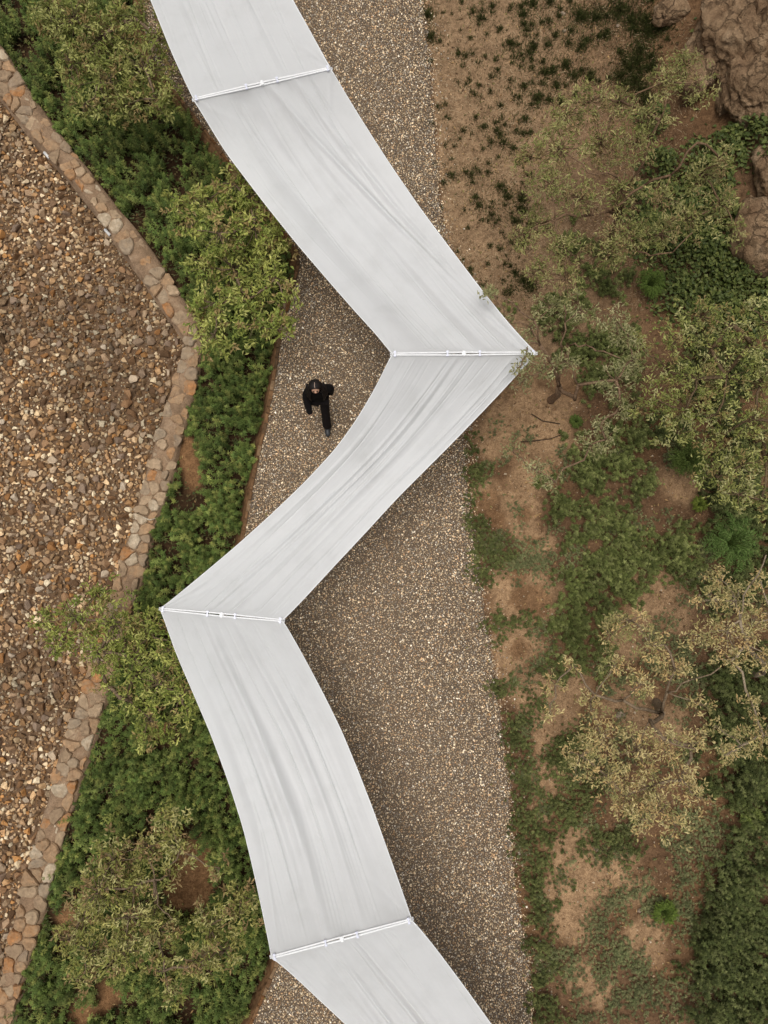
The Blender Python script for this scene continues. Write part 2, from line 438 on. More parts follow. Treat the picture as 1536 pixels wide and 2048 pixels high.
# clip the sheet to the wall line
yy = np.linspace(-30, 30, 200); vs = []
for y in yy: vs += [(-40, y, ZR + .006), (float(.6 * WL(y) + .4 * WR(y)), y, ZR + .006)]
rb_me = mesh_np('stony_bed', np.array(vs), np.array([[2 * i, 2 * i + 1, 2 * i + 3, 2 * i + 2] for i in range(len(yy) - 1)]))
bed = tag(add('stony_bed', rb_me, m), 'dry bed of loose angular brown and pale rubble stones below the wall', kind='structure')
pit = unproj(240, 785, ZR)
stones = []; grid = {}
def fits(x, y, r_, k):
    ci, cj = int(x // .25), int(y // .25)
    for i in (-1, 0, 1):
        for j in (-1, 0, 1):
            for (a_, b_, c_) in grid.get((ci + i, cj + j), ()):
                if (a_ - x) ** 2 + (b_ - y) ** 2 < (k * (r_ + c_)) ** 2: return False
    return True
ylo, yhi = unproj(0, 2120, ZR)[1], unproj(0, 100, ZR)[1]
def throw(count, rlo, rhi, k):
    xs_ = sr.uniform(-8.6, -3.2, count); ys_ = sr.uniform(ylo, yhi, count)
    sz = fbm(xs_, ys_, .7, 51); lim = WL(ys_) - .05
    rr = rlo + (rhi - rlo) * sr.random(count) ** 1.8 * np.clip(.35 + 1.3 * (sz - .2), .3, 1.25)
    for x, y, r_, l_ in zip(xs_, ys_, rr, lim):
        if x > l_ - r_ * .5: continue
        if ((x - pit[0]) / .24) ** 2 + ((y - pit[1]) / .30) ** 2 < 1 + r_ - .8 * float(vnoise(x, y, 9, 2)) and r_ > .03: continue
        if fits(x, y, r_, k):
            stones.append((x, y, r_)); grid.setdefault((int(x // .25), int(y // .25)), []).append((x, y, r_))
throw(3400, .070, .125, .80); throw(26000, .038, .072, .72); throw(56000, .020, .040, .72)
stones = np.array(stones)
def on_screen(x, y):
    px = 768 + x / (H - ZR) * F
    return px > -8
vis = on_screen(stones[:, 0], stones[:, 1])
order = np.argsort(-(stones[:, 2] * np.where(vis & (stones[:, 1] < yhi - .3), 1, 0)))
big, rest = order[:300], order[300:]
sp = hulls(14, 13, 77, (.55, .85))
sp_me = []
for i, (v_, f_) in enumerate(sp):
    bm = bmesh.new(); bv = [bm.verts.new(p) for p in v_]
    for f in f_: bm.faces.new([bv[i_] for i_ in f])
    bmesh.ops.dissolve_limit(bm, angle_limit=R(12), verts=bm.verts[:], edges=bm.edges[:])
    bmesh.ops.bevel(bm, geom=bm.edges[:], offset=.10, segments=1, affect='EDGES', clamp_overlap=True)
    me = bpy.data.meshes.new('stone'); bm.to_mesh(me); bm.free(); me.materials.append(M_RUBS); sp_me.append(me)
rm = rotmats(len(stones), sr, False, .45)
for n_, i in enumerate(big):
    o = add('stone', sp_me[n_ % len(sp_me)], None, bed)
    x, y, r_ = stones[i]
    mt = Matrix([list(rm[i][k]) for k in range(3)]).to_4x4()
    o.matrix_local = Matrix.Translation((x, y, ZR + r_ * .42)) @ mt @ Matrix.Scale(r_ * 1.08, 4)
pal = np.array(RUBBLE_PAL) * np.array([1.0, 1.03, .96])
rc = pal[sr.integers(0, len(pal), len(rest))] * sr.uniform(.9, 1.55, (len(rest), 1))
tone = fbm(stones[rest, 0], stones[rest, 1], .45, 61)
rc *= (.72 + .6 * sstep(.35, .65, tone))[:, None]
rp = np.stack([stones[rest, 0], stones[rest, 1], ZR + stones[rest, 2] * .42 + sr.uniform(0, .02, len(rest))], 1)
V, T, C = scatter(sp, rp, rm[rest], stones[rest, 2] * 1.12, rc, sr)
o = add('loose_stones', mesh_np('loose_stones', V, T, C), M_RUB, bed); o['kind'] = 'stuff'
# fine chippings between the stones
nch = 20000
cx_ = sr.uniform(-8.5, -3.2, nch); cy_ = sr.uniform(ylo, yhi, nch); k_ = cx_ < WL(cy_) - .02
cx_, cy_ = cx_[k_], cy_[k_]
V, T, C = scatter(hulls(6, 7, 9), np.stack([cx_, cy_, np.full(len(cx_), ZR + .012)], 1), rotmats(len(cx_), sr), sr.uniform(.010, .024, len(cx_)), pal[sr.integers(0, len(pal), len(cx_))] * sr.uniform(1.0, 1.7, (len(cx_), 1)), sr)
o = add('chippings', mesh_np('chippings', V, T, C), M_RUB, bed); o['kind'] = 'stuff'

# ------------------------------------------------------------------ rubble-stone wall: mortar core + every stone of its top
wall = empty('stone_wall', (float(WL(0)), 0, ZR))
tag(wall, 'long low wall of brown and orange stones in mortar between stony bed and planted strip', 'wall')
def wp(x, y, z): return (x - wall.location.x, y - wall.location.y, z - wall.location.z)
yw = np.linspace(-12, 15, 420); prof = []
for y in yw:
    l, r_ = float(WL(y)), float(WR(y)); j = .07 * (float(fbm(y, 0, 6, 1)) - .5)
    prof.append([wp(l - .10 + j, y, ZR - .05), wp(l - .075 + j, y, ZW - .20), wp(l - .015 + j, y, ZW - .17), wp(l + .01 + j, y, ZW - .004), wp((l + r_) / 2, y, ZW + .014), wp(r_ - .02 + j, y, ZW - .006), wp(r_ + .02, y, ZB - .12)])
np_ = 7; fs = []
for i in range(len(yw) - 1):
    for k in range(np_ - 1): a0 = i * np_ + k; fs.append((a0, a0 + 1, a0 + np_ + 1, a0 + np_))
m, nt, b = newmat('mortar')
n = noise(nt, 5, 8, .7); n3 = noise(nt, 60, 3, .6)
r = ramp(nt, n.outputs[0], [(.3, srgb(120, 96, 72)), (.55, srgb(156, 128, 100)), (.75, srgb(178, 154, 126))]); r3 = ramp(nt, n3.outputs[0], [(.3, (.7,) * 3), (.7, (1.2,) * 3)])
nt.links.new(mix(nt, 1.0, r.outputs[0], r3.outputs[0], 'MULTIPLY'), b.inputs['Base Color']); b.inputs['Roughness'].default_value = .95
bump(nt, b, n.outputs[0], .8, .04)
M_MORTAR = m
add('mortar_core', mesh_np('mortar_core', np.array(prof).reshape(-1, 3), np.array(fs), None, True), m, wall)
def clip_poly(poly, a_, n_):
    out = []
    for i in range(len(poly)):
        p, q_ = poly[i], poly[(i + 1) % len(poly)]
        dp = (p[0] - a_[0]) * n_[0] + (p[1] - a_[1]) * n_[1]; dq = (q_[0] - a_[0]) * n_[0] + (q_[1] - a_[1]) * n_[1]
        if dp <= 0: out.append(p)
        if dp * dq < 0:
            t = dp / (dp - dq); out.append((p[0] + (q_[0] - p[0]) * t, p[1] + (q_[1] - p[1]) * t))
    return out
def stone_from_poly(poly, z0, h_, gap, rnd, jit=.012, rounds=0):
    for _ in range(rounds):
        poly = [((1 - t) * p[0] + t * q_[0], (1 - t) * p[1] + t * q_[1]) for p, q_ in zip(poly, poly[1:] + poly[:1]) for t in (.22, .78)]
    cx_ = sum(p[0] for p in poly) / len(poly); cy_ = sum(p[1] for p in poly) / len(poly)
    # densify and roughen the outline, shrink for the joint
    pts = []
    for i in range(len(poly)):
        p, q_ = poly[i], poly[(i + 1) % len(poly)]; L = math.hypot(q_[0] - p[0], q_[1] - p[1]); n_ = max(1, min(3, int(L / .05)))
        for k in range(n_): pts.append((p[0] + (q_[0] - p[0]) * k / n_, p[1] + (q_[1] - p[1]) * k / n_))
    res = []
    for (x, y) in pts:
        d = math.hypot(x - cx_, y - cy_) + 1e-6; s = max(.3, 1 - gap / d)
        res.append((cx_ + (x - cx_) * s + rnd.uniform(-jit, jit), cy_ + (y - cy_) * s + rnd.uniform(-jit, jit)))
    n_ = len(res); vs = []; tx, ty = rnd.uniform(-.08, .08), rnd.uniform(-.08, .08)
    for (s, zz) in ((1.0, -.05), (1.0, h_ * .55), (.86, h_)):
        for (x, y) in res:
            dx, dy = (x - cx_) * s, (y - cy_) * s
            vs.append((dx, dy, zz + (dx * tx + dy * ty if zz > 0 else 0) + rnd.uniform(-.009, .009)))
    vs.append((0, 0, h_ * rnd.uniform(.95, 1.25)))
    fs = []
    for l_ in range(2):
        for k in range(n_): fs.append((l_ * n_ + k, l_ * n_ + (k + 1) % n_, (l_ + 1) * n_ + (k + 1) % n_, (l_ + 1) * n_ + k))
    for k in range(n_): fs.append((2 * n_ + k, 2 * n_ + (k + 1) % n_, 3 * n_))
    return (cx_, cy_), vs, fs
rnd = random.Random(5)
seeds = []
wy0, wy1 = unproj(0, 2110, ZW)[1], unproj(0, 60, ZW)[1]
tries = 0
while tries < 9000 and len(seeds) < 330:
    tries += 1
    y = rnd.uniform(wy0, wy1); l, r_ = float(WL(y)), float(WR(y)); x = rnd.uniform(l + .04, r_ - .03)
    dmin = .15 + .17 * rnd.random()
    if all((x - a_) ** 2 + (y - b_) ** 2 > dmin ** 2 for a_, b_ in seeds): seeds.append((x, y))
for i, (x, y) in enumerate(seeds):
    poly = [(x - .3, y - .3), (x + .3, y - .3), (x + .3, y + .3), (x - .3, y + .3)]
    for j, (u, v) in enumerate(seeds):
        if j != i and abs(u - x) < .6 and abs(v - y) < .6:
            d = math.hypot(u - x, v - y); poly = clip_poly(poly, ((x + u) / 2, (y + v) / 2), ((u - x) / d, (v - y) / d))
    off_ = {-1: rnd.uniform(-.03, .06), 1: rnd.uniform(-.06, .03)}
    for edge_f, sgn in ((WL, -1), (WR, 1)):
        ya, yb = y - .15, y + .15; xa, xb = float(edge_f(ya)), float(edge_f(yb)); t = Vector((xb - xa, .3)).normalized()
        nn = (sgn * t.y, -sgn * t.x); poly = clip_poly(poly, ((xa + xb) / 2 + nn[0] * off_[sgn], y + nn[1] * off_[sgn]), nn)
    if len(poly) < 3: continue
    if rnd.random() < (.14 if y > 2.5 else .04): continue
    sunk = rnd.random() < (.5 if y > 2.0 else .25)
    (sx, sy), vs, fs = stone_from_poly(poly, 0, rnd.uniform(.028, .075) * (.45 if sunk else 1), .004, rnd, .014, 1)
    o = add('stone', mesh_np('stone', np.array(vs), fs), M_WSTONE, wall)
    o.location = wp(sx, sy, ZW - (.012 if sunk else 0))

# drain pipes in the foot of the wall
M_PVC = plain('white_plastic', (.72, .72, .70), .35, .4, .06, 30)
for (px, py, dx, dy, lab) in ((95, 312, 26, 22, 'short white plastic drain pipe at the wall foot, farther from the bend of the wall'), (216, 466, 22, 18, 'short white plastic drain pipe at the wall foot, nearer the bend of the wall')):
    p = unproj(px, py, ZW - .19); mb = MB()
    d = Vector((-.75, -.65, 0)).normalized(); t = Vector((.66, -.75, 0)).normalized()
    L = .17
    vs = []; n_ = 12
    for (r_, e) in ((.030, 0), (.030, 1), (.024, 1), (.024, 0)):
        pass
    ax = t
    up = Vector((0, 0, 1)); sd_ = ax.cross(up)
    rings = [(-L / 2, .030), (L / 2, .030), (L / 2, .024), (-L / 2, .024)]
    for s_, r_ in rings:
        for k in range(n_):
            an = 2 * math.pi * k / n_; vs.append(ax * s_ + (sd_ * math.cos(an) + up * math.sin(an)) * r_)
    fs = []
    for l_ in range(4):
        for k in range(n_): fs.append((l_ * n_ + k, l_ * n_ + (k + 1) % n_, ((l_ + 1) % 4) * n_ + (k + 1) % n_, ((l_ + 1) % 4) * n_ + k))
    mb.put(vs, fs)
    o = mb.build('drain_pipe', M_PVC, None, True, (p[0], p[1], p[2] + .018)); tag(o, lab, 'pipe')

# ------------------------------------------------------------------ retaining edge of the path: earth face + coping stones
edge_w = empty('retaining_edge', (float(GL(0)), 0, ZB))
tag(edge_w, 'low brown retaining edge with a single row of coping stones between gravel and planted strip', 'retaining wall')
def ep(x, y, z): return (x - edge_w.location.x, y - edge_w.location.y, z - edge_w.location.z)
ye = np.linspace(-11.5, 13.5, 420); prof = []
for y in ye:
    g = float(GL(y)); wd = .15 + .10 * float(sstep(4, 6.5, np.array(y))); j = .05 * (float(fbm(y, 2, 4, 4)) - .5)
    prof.append([ep(g - wd - .10 + j, y, ZB - .08), ep(g - wd - .02 + j, y, -.17), ep(g - wd + .05 + j, y, -.05), ep(g - .06, y, -.004), ep(g, y, -.004), ep(g + .015, y, -.08)])
fs = []
for i in range(len(ye) - 1):
    for k in range(5): a0 = i * 6 + k; fs.append((a0, a0 + 1, a0 + 7, a0 + 6))
M_EDGE = plain('edge_earth', srgb(112, 84, 58), .95, .1, .45, 9, .8, .05)
add('earth_face', mesh_np('earth_face', np.array(prof).reshape(-1, 3), np.array(fs), None, True), M_EDGE, edge_w)
y = -9.6
while y < 12.2:
    L = rnd.uniform(.11, .24); ym = y + L / 2; g = float(GL(ym)); g0, g1 = float(GL(y + .01)), float(GL(y + L - .01))
    rz = math.atan2(g1 - g0, L - .02)
    w_ = rnd.uniform(.055, .085)
    poly = [(-w_ / 2, -L / 2), (w_ / 2, -L / 2), (w_ / 2, L / 2), (-w_ / 2, L / 2)]
    _, vs, fs = stone_from_poly(poly, 0, rnd.uniform(.02, .04), .004, rnd, .005)
    o = add('coping_stone', mesh_np('coping_stone', np.array(vs), fs), M_COPE, edge_w)
    o.location = ep(g - .028 + rnd.uniform(-.008, .008), ym, .0); o.rotation_euler = (0, 0, -rz)
    y += L * max(.35, math.cos(rz))

# ------------------------------------------------------------------ foliage helpers
def nrm(v): return v / np.maximum(np.linalg.norm(v, axis=-1, keepdims=True), 1e-9)
def leaves(pos, d, up, L, W, col, fold=.25, droop=.0):
    """n leaves as folded diamonds: returns verts (n*4,3), tris (n*2,3), colours"""
    n_ = len(pos); d = nrm(d); side = nrm(np.cross(d, up)); nn = np.cross(side, d)
    L = np.asarray(L)[:, None]; W = np.asarray(W)[:, None]
    b0 = pos; tip = pos + d * L - nn * L * droop
    mid = pos + d * L * .48
    l = mid + side * W * .5 + nn * W * fold; r_ = mid - side * W * .5 + nn * W * fold
    V = np.stack([b0, r_, tip, l], 1).reshape(-1, 3)
    base = np.arange(n_)[:, None] * 4
    T = np.stack([base + [0, 1, 2], base + [0, 2, 3]], 1).reshape(-1, 3)
    return V, T, np.repeat(col, 4, 0)
def cat(parts):
    V = []; T = []; C = []; b0 = 0
    for v, t, c_ in parts: V.append(v); T.append(t + b0); C.append(c_); b0 += len(v)
    return np.concatenate(V), np.concatenate(T), np.concatenate(C)
def pick(palette, n_, r, var=.18):
    p = np.array([srgb(*c) for c in palette])
    return p[r.integers(0, len(p), n_)] * r.uniform(1 - var, 1 + var, (n_, 1))
def sprigs(base, hgt, r, palette, tiers=4, per=7, L=.055, W=.017, lean=.25, spread=1.0, shade=None):
    """upright leafy shoots, each with whorls of narrow leaves"""
    n_ = len(base); ax = np.stack([r.normal(0, lean, n_), r.normal(0, lean, n_), np.ones(n_)], 1); ax = nrm(ax)
    c0 = pick(palette, n_, r); parts = []
    if shade is not None: c0 = c0 * shade[:, None]
    for t in range(tiers):
        f = 1 - t * .17
        ph = r.uniform(0, 6.28, n_)
        el = [.55, .3, .1, -.05, -.1][min(t, 4)]
        for k in range(per):
            a_ = ph + 2 * np.pi * k / per + r.normal(0, .18, n_); e = el + r.normal(0, .15, n_)
            d = np.stack([np.cos(a_) * np.cos(e), np.sin(a_) * np.cos(e), np.sin(e)], 1) + ax * .25
            ll = L * spread * (.62 + .16 * t) * r.uniform(.8, 1.2, n_)
            pos = base + ax * (hgt * f)[:, None]
            up = np.tile([0., 0, 1.], (n_, 1)) + r.normal(0, .2, (n_, 3))
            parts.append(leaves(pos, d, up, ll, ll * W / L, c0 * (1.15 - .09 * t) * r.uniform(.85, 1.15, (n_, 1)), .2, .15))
    return cat(parts)

# ------------------------------------------------------------------ ground cover of the planted strip (left)
gr_ = np.random.default_rng(91)
GC = [(102, 116, 58), (114, 128, 66), (92, 108, 54), (128, 138, 76), (100, 118, 62), (142, 146, 80)]
def plant_points(dens, spacing, sig):
    """shoots gathered into separate plants"""
    n_ = int(9 * 23 / spacing ** 2 * .9); cx_ = gr_.uniform(-8.0, -1.2, n_); cy_ = gr_.uniform(-9.6, 12.0, n_)
    k = (cx_ > WR(cy_) - .02) & (cx_ < GL(cy_) - .12); cx_, cy_ = cx_[k], cy_[k]; m_ = max(3, int(dens * spacing ** 2))
    sz = gr_.uniform(.7, 1.35, len(cx_))
    ox, oy = gr_.normal(0, sig, (len(cx_), m_)) * sz[:, None], gr_.normal(0, sig, (len(cx_), m_)) * sz[:, None]
    d = np.hypot(ox, oy) / (sig * sz[:, None]); x, y = (cx_[:, None] + ox).ravel(), (cy_[:, None] + oy).ravel()
    hh = (np.clip(1.12 - .30 * d ** 1.6, .18, 1.1) * (gr_.uniform(.62, 1.15, len(cx_)))[:, None]).ravel()
    tone = np.repeat(gr_.uniform(.72, 1.25, len(cx_)), m_)
    k = (x > WR(y) - .04) & (x < GL(y) - .13) & (x > -7.9); return x[k], y[k], hh[k], tone[k]
def strip_points(dens):
    n_ = int(dens * 9 * 23); x = gr_.uniform(-8.0, -1.2, n_); y = gr_.uniform(-9.6, 12.0, n_)
    k = (x > WR(y) + .02) & (x < GL(y) - .17); return x[k], y[k]
x, y, dome, tone_ = plant_points(270, .25, .085)
bare = blobs(bare_left, x, y, .4)
gap = fbm(x, y, 2.4, 71)
k = (bare < gr_.uniform(.2, .8, len(x))) & ((gap > .34) | (gr_.random(len(x)) < .3))
x, y, dome, tone_ = x[k], y[k], dome[k], tone_[k]
fringe = sstep(0.0, .28, x - WR(y)); fr2 = sstep(.12, .36, GL(y) - x)
hg = (.10 + .50 * (.12 + .88 * fringe) * (.5 + .5 * fr2)) * dome * gr_.uniform(.8, 1.1, len(x))
base = np.stack([x, y, height(x, y)], 1)
warm = (.80 + .4 * fbm(x, y, 1.3, 73)) * tone_
V, T, C = sprigs(base, hg, gr_, GC, 3, 6, .078, .023, .16, 1, warm)
o = tag(add('ground_cover', mesh_np('ground_cover', V, T, C), M_LEAF), 'dense green feathery ground cover filling the strip between stone wall and gravel', 'ground cover', kind='stuff')
# lower leaves coloured darker, shade painted in so the mass has depth
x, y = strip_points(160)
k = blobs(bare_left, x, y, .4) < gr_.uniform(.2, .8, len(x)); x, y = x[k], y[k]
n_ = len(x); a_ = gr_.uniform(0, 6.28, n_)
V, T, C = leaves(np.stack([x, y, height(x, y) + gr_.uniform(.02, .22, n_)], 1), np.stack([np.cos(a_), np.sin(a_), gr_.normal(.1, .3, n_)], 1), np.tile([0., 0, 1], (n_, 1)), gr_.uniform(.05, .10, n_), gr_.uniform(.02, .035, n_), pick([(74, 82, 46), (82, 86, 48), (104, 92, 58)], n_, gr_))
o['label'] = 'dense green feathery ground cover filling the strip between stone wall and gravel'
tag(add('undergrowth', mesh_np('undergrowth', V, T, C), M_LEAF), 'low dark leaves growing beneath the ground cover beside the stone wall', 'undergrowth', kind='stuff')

# ------------------------------------------------------------------ right side: clumps of ground cover, grass, ivy
def circle_points(lst, dens, r, wob_seed=81, soft=.5):
    """points scattered in pixel circles laid on the ground"""
    P = []
    for (cx_, cy_, cr) in lst:
        n_ = max(6, int(dens * math.pi * (cr / 109.) ** 2)); a_ = r.uniform(0, 6.28, n_); q_ = np.sqrt(r.random(n_)) * 1.1; q_ = np.where(r.random(n_) < soft, np.abs(r.normal(0, .72, n_)), q_)
        wb = .75 + .5 * vnoise(np.cos(a_) * 1.3 + cx_ * .37, np.sin(a_) * 1.3 + cy_ * .21, 1.0, wob_seed)
        px = cx_ + np.cos(a_) * q_ * cr * wb; py = cy_ + np.sin(a_) * q_ * cr * wb
        g = ground_at(px, py); P.append(np.column_stack([g, q_]))
    return np.concatenate(P)
CLOVER = [(1185, 920, 50), (1170, 960, 35), (1230, 930, 30), (1240, 980, 40), (1262, 880, 40), (1250, 830, 45), (1280, 960, 30), (1190, 1030, 45), (1230, 1080, 45), (1200, 1130, 50), (1242, 1150, 50), (1270, 1110, 40),
          (1330, 1100, 35), (1370, 1080, 40), (1360, 1130, 40), (1300, 1130, 28), (1150, 1060, 28), (1120, 1022, 26), (1160, 1180, 42), (1222, 1200, 42), (1130, 1220, 36), (1170, 1260, 42), (1110, 1272, 28), (1150, 1310, 42), (1110, 1342, 28), (1182, 1300, 36),
          (1080, 962, 16), (1102, 1008, 18), (1125, 640, 52), (1090, 625, 28), (1190, 690, 42), (1240, 680, 36), (1232, 742, 42), (1190, 762, 34), (1160, 700, 30), (1205, 545, 42), (1170, 510, 34), (1232, 560, 30), (1130, 510, 26)]
STRIP = [(950, 890, 20), (955, 935, 25), (965, 965, 25), (945, 1005, 15), (960, 1045, 25), (965, 1080, 30), (1000, 1100, 28), (975, 1130, 22), (960, 1152, 20), (985, 1192, 20), (1000, 1250, 28), (1030, 1246, 20), (980, 1272, 20), (1060, 1250, 18), (1000, 1375, 24), (1030, 1440, 24), (1030, 1480, 28), (1060, 1430, 22), (1080, 1400, 18), (1040, 1530, 27), (1040, 1580, 27), (1045, 1630, 31), (1070, 1660, 33), (1100, 1650, 28), (1060, 1700, 29), (1060, 1770, 31), (1075, 1740, 24), (1070, 1830, 29), (1080, 1880, 29), (1090, 1930, 29), (1080, 1990, 31), (1100, 2030, 29), (1130, 1760, 16), (1092, 1800, 18), (1085, 2075, 30),
         (1130, 1620, 28), (1160, 1590, 24), (1110, 1582, 28), (1122, 1520, 34), (1140, 1480, 34), (1180, 1562, 28), (1200, 1680, 28), (1170, 1700, 18), (1240, 1680, 28), (1262, 1640, 18), (1270, 1700, 24)]
THIN = [(1220, 1810, 25), (1190, 1790, 15), (1240, 1790, 20), (1190, 1842, 25), (1250, 1832, 15), (1140, 1930, 25), (1170, 1902, 20), (1240, 1900, 25), (1200, 1950, 25), (1270, 1930, 25), (1160, 1992, 25), (1230, 1990, 28), (1290, 1960, 25), (1312, 1992, 20), (1180, 2032, 20), (1340, 1690, 30), (1370, 1720, 24), (1310, 1760, 22), (1370, 1650, 26), (1270, 1760, 18), (1180, 1650, 26), (1210, 1720, 20), (1360, 1770, 24), (1020, 1010, 14), (1090, 1110, 26), (1060, 1120, 20), (1020, 1130, 16), (1080, 1180, 16), (1100, 1230, 22), (1110, 1060, 18), (1070, 1330, 24), (1040, 1340, 18), (1090, 1300, 26), (1290, 1040, 22), (1330, 1040, 18), (1320, 1250, 22), (1370, 1300, 24), (1250, 1250, 18), (1010, 920, 18), (1040, 880, 18), (990, 850, 12), (1240, 1440, 20), (1170, 1430, 22), (1410, 1690, 30), (1430, 1650, 30), (1380, 1820, 26), (1320, 2030, 24), (1350, 2010, 18)]
rr_ = np.random.default_rng(131)
def gather(P, r, m_, sig):
    """regroup scattered shoots into separate domed plants; returns points, dome height, tone"""
    nc = max(1, len(P) // m_); c_ = P[r.permutation(len(P))[:nc]]; which = r.integers(0, nc, len(P)); sz = r.uniform(.6, 1.35, nc)[which]
    off = r.normal(0, sig, (len(P), 2)) * sz[:, None]; Q = c_[which].copy(); Q[:, :2] += off; Q[:, 2] = height(Q[:, 0], Q[:, 1])
    d = np.hypot(*off.T) / (sig * sz); dome = np.clip(1.12 - .30 * d ** 1.6, .18, 1.1) * r.uniform(.6, 1.15, nc)[which]
    return Q, dome, r.uniform(.72, 1.22, nc)[which]
def clump(name, lst, dens, h0, pal_, label, tiers=3, L=.055, W=.018, lean=.3, per=7, sig=.07):
    P = circle_points(lst, dens, rr_); br_ = fbm(P[:, 0], P[:, 1], 5.0, 140); P = P[(br_ > .46) | (rr_.random(len(P)) < .25)]; P, dome, tone_ = gather(P, rr_, 9, sig); n_ = len(P)
    hg = h0 * (1.05 - .6 * P[:, 3].clip(0, 1.1) ** 2) * rr_.uniform(.8, 1.1, n_) * dome + .02
    V, T, C = sprigs(P[:, :3], np.maximum(hg, .02), rr_, pal_, tiers, per, L, W, lean, 1, (.8 + .45 * fbm(P[:, 0], P[:, 1], 1.6, 83)) * tone_)
    return tag(add(name, mesh_np(name, V, T, C), M_LEAF), label, 'ground cover', kind='stuff')
clump('clump_cover', CLOVER, 380, .45, [(106, 112, 62), (116, 122, 70), (96, 104, 56), (130, 134, 82)], 'green feathery clumps scattered over the bare soil under the trees', L=.058)
clump('edge_cover', STRIP, 620, .20, [(100, 104, 60), (90, 96, 54), (114, 116, 70)], 'low dark green weeds along the edge of the gravel, away from the wall', 2, .050, .018)
_r = np.random.default_rng(55)
_px = _r.uniform(930, 1530, 900); _py = _r.uniform(840, 2060, 900); _g = ground_at(_px, _py)
_k = (_g[:, 0] > GR(_g[:, 1]) + .1) & (fbm(_g[:, 0], _g[:, 1], 1.5, 120) > .50) & (blobs(px_sand, _g[:, 0], _g[:, 1]) < _r.uniform(.3, 1.3, 900))
THIN += [(float(a_), float(b_), float(c_)) for a_, b_, c_ in zip(_px[_k], _py[_k], _r.uniform(8, 20, _k.sum()))]
clump('sparse_cover', THIN, 480, .10, [(122, 124, 84), (112, 118, 78), (134, 132, 92)], 'thin greyish green weeds on open sandy soil', 2, .044, .014, .5, 5)

TUFT = [(855, 30, 20), (862, 75, 18), (858, 125, 10), (862, 250, 10), (868, 330, 9), (876, 215, 8), (945, 25, 10), (960, 37, 13), (985, 15, 11), (1000, 60, 10), (1020, 90, 12), (1065, 10, 15), (1100, 5, 15), (1160, 30, 24), (1190, 35, 24), (1240, 20, 28), (1262, 45, 24), (1210, 72, 18), (1172, 82, 16), (1295, 66, 28), (1280, 100, 24), (1260, 135, 24), (1330, 58, 14), (1290, 40, 22), (1316, 62, 18),
        (917, 110, 7), (930, 112, 9), (970, 116, 7), (995, 142, 9), (1022, 88, 12), (1058, 108, 10), (1110, 72, 12), (1140, 62, 12), (1105, 142, 17), (1130, 130, 16), (1146, 152, 18), (1086, 146, 12), (1112, 168, 12), (1240, 152, 20), (1252, 172, 24), (1272, 122, 24), (927, 262, 10), (968, 256, 9), (990, 246, 7), (1000, 212, 10), (1036, 196, 9), (1076, 196, 16), (1096, 200, 10), (950, 190, 7), (915, 164, 5), (938, 160, 7), (902, 320, 5), (975, 326, 7), (965, 300, 5), (1000, 270, 12), (1006, 286, 14), (1026, 298, 13), (1030, 262, 7), (1060, 266, 10), (1050, 240, 10),
        (930, 346, 9), (942, 352, 12), (945, 366, 7), (976, 346, 9), (1000, 372, 14), (1010, 386, 13), (905, 352, 12), (950, 396, 12), (957, 412, 14), (980, 416, 7), (984, 432, 10), (996, 442, 7), (1016, 396, 12), (1042, 400, 18), (1046, 422, 16), (1030, 442, 14), (1046, 482, 18), (1062, 452, 12), (980, 492, 7), (1000, 498, 9), (1030, 546, 13), (1046, 562, 20), (1062, 576, 16), (1020, 586, 12), (1290, 200, 24), (1270, 160, 22), (1310, 240, 20), (1280, 180, 24), (1120, 205, 14), (1150, 190, 12), (1020, 480, 8)]
_n = 150
TUFT += [(float(a_), float(b_), float(c_)) for a_, b_, c_ in zip(rr_.uniform(880, 1075, _n), rr_.uniform(0, 600, _n), rr_.uniform(3, 8, _n))]
TUFT += [(float(a_), float(b_), float(c_)) for a_, b_, c_ in zip(rr_.uniform(1040, 1340, 70), rr_.uniform(0, 210, 70), rr_.uniform(5, 15, 70))]
P = circle_points(TUFT, 3600, rr_, 81, .9); n_ = len(P)
P = np.concatenate([P, P[rr_.integers(0, n_, n_ // 3)] + np.column_stack([rr_.normal(0, .16, (n_ // 3, 2)), np.zeros((n_ // 3, 2))])])
P[:, 2] = height(P[:, 0], P[:, 1]); n_ = len(P)
V, T, C = leaves(P[:, :3] - [0, 0, .01], np.stack([rr_.normal(0, .45, n_), rr_.normal(0, .45, n_), np.ones(n_)], 1), np.stack([rr_.normal(0, 1, n_), rr_.normal(0, 1, n_), np.full(n_, .2)], 1), (.10 - .05 * P[:, 3].clip(0, 1)) * rr_.uniform(.5, 1.3, n_), rr_.uniform(.006, .011, n_), pick([(84, 90, 48), (92, 96, 52), (74, 82, 42), (110, 106, 66)], n_, rr_), .1, .25)
tag(add('grass', mesh_np('grass', V, T, C), M_LEAF), 'dark green grass tufts dotted over the dry pale soil', 'grass', kind='stuff')
# dry straw litter on the pale soil
n_ = 16000
px = rr_.uniform(870, 1400, n_); py = rr_.uniform(-20, 620, n_); g = ground_at(px, py); k = (g[:, 0] > GR(g[:, 1]) + .06) & (rr_.random(n_) < sstep(.3, .6, fbm(g[:, 0], g[:, 1], 1.2, 88)) * .9 + .1); g = g[k]; n_ = len(g)
V, T, C = leaves(g + [0, 0, .004], np.stack([rr_.normal(0, 1, n_), rr_.normal(0, 1, n_), rr_.uniform(0, .5, n_)], 1), np.tile([0., 0, 1], (n_, 1)), rr_.uniform(.04, .12, n_), rr_.uniform(.004, .008, n_), pick([(176, 150, 116), (152, 126, 92), (196, 172, 136), (126, 100, 70)], n_, rr_), .05)
tag(add('dry_grass', mesh_np('dry_grass', V, T, C), M_LEAF), 'dry straw litter lying on the pale soil beside the gravel', 'dry grass', kind='stuff')

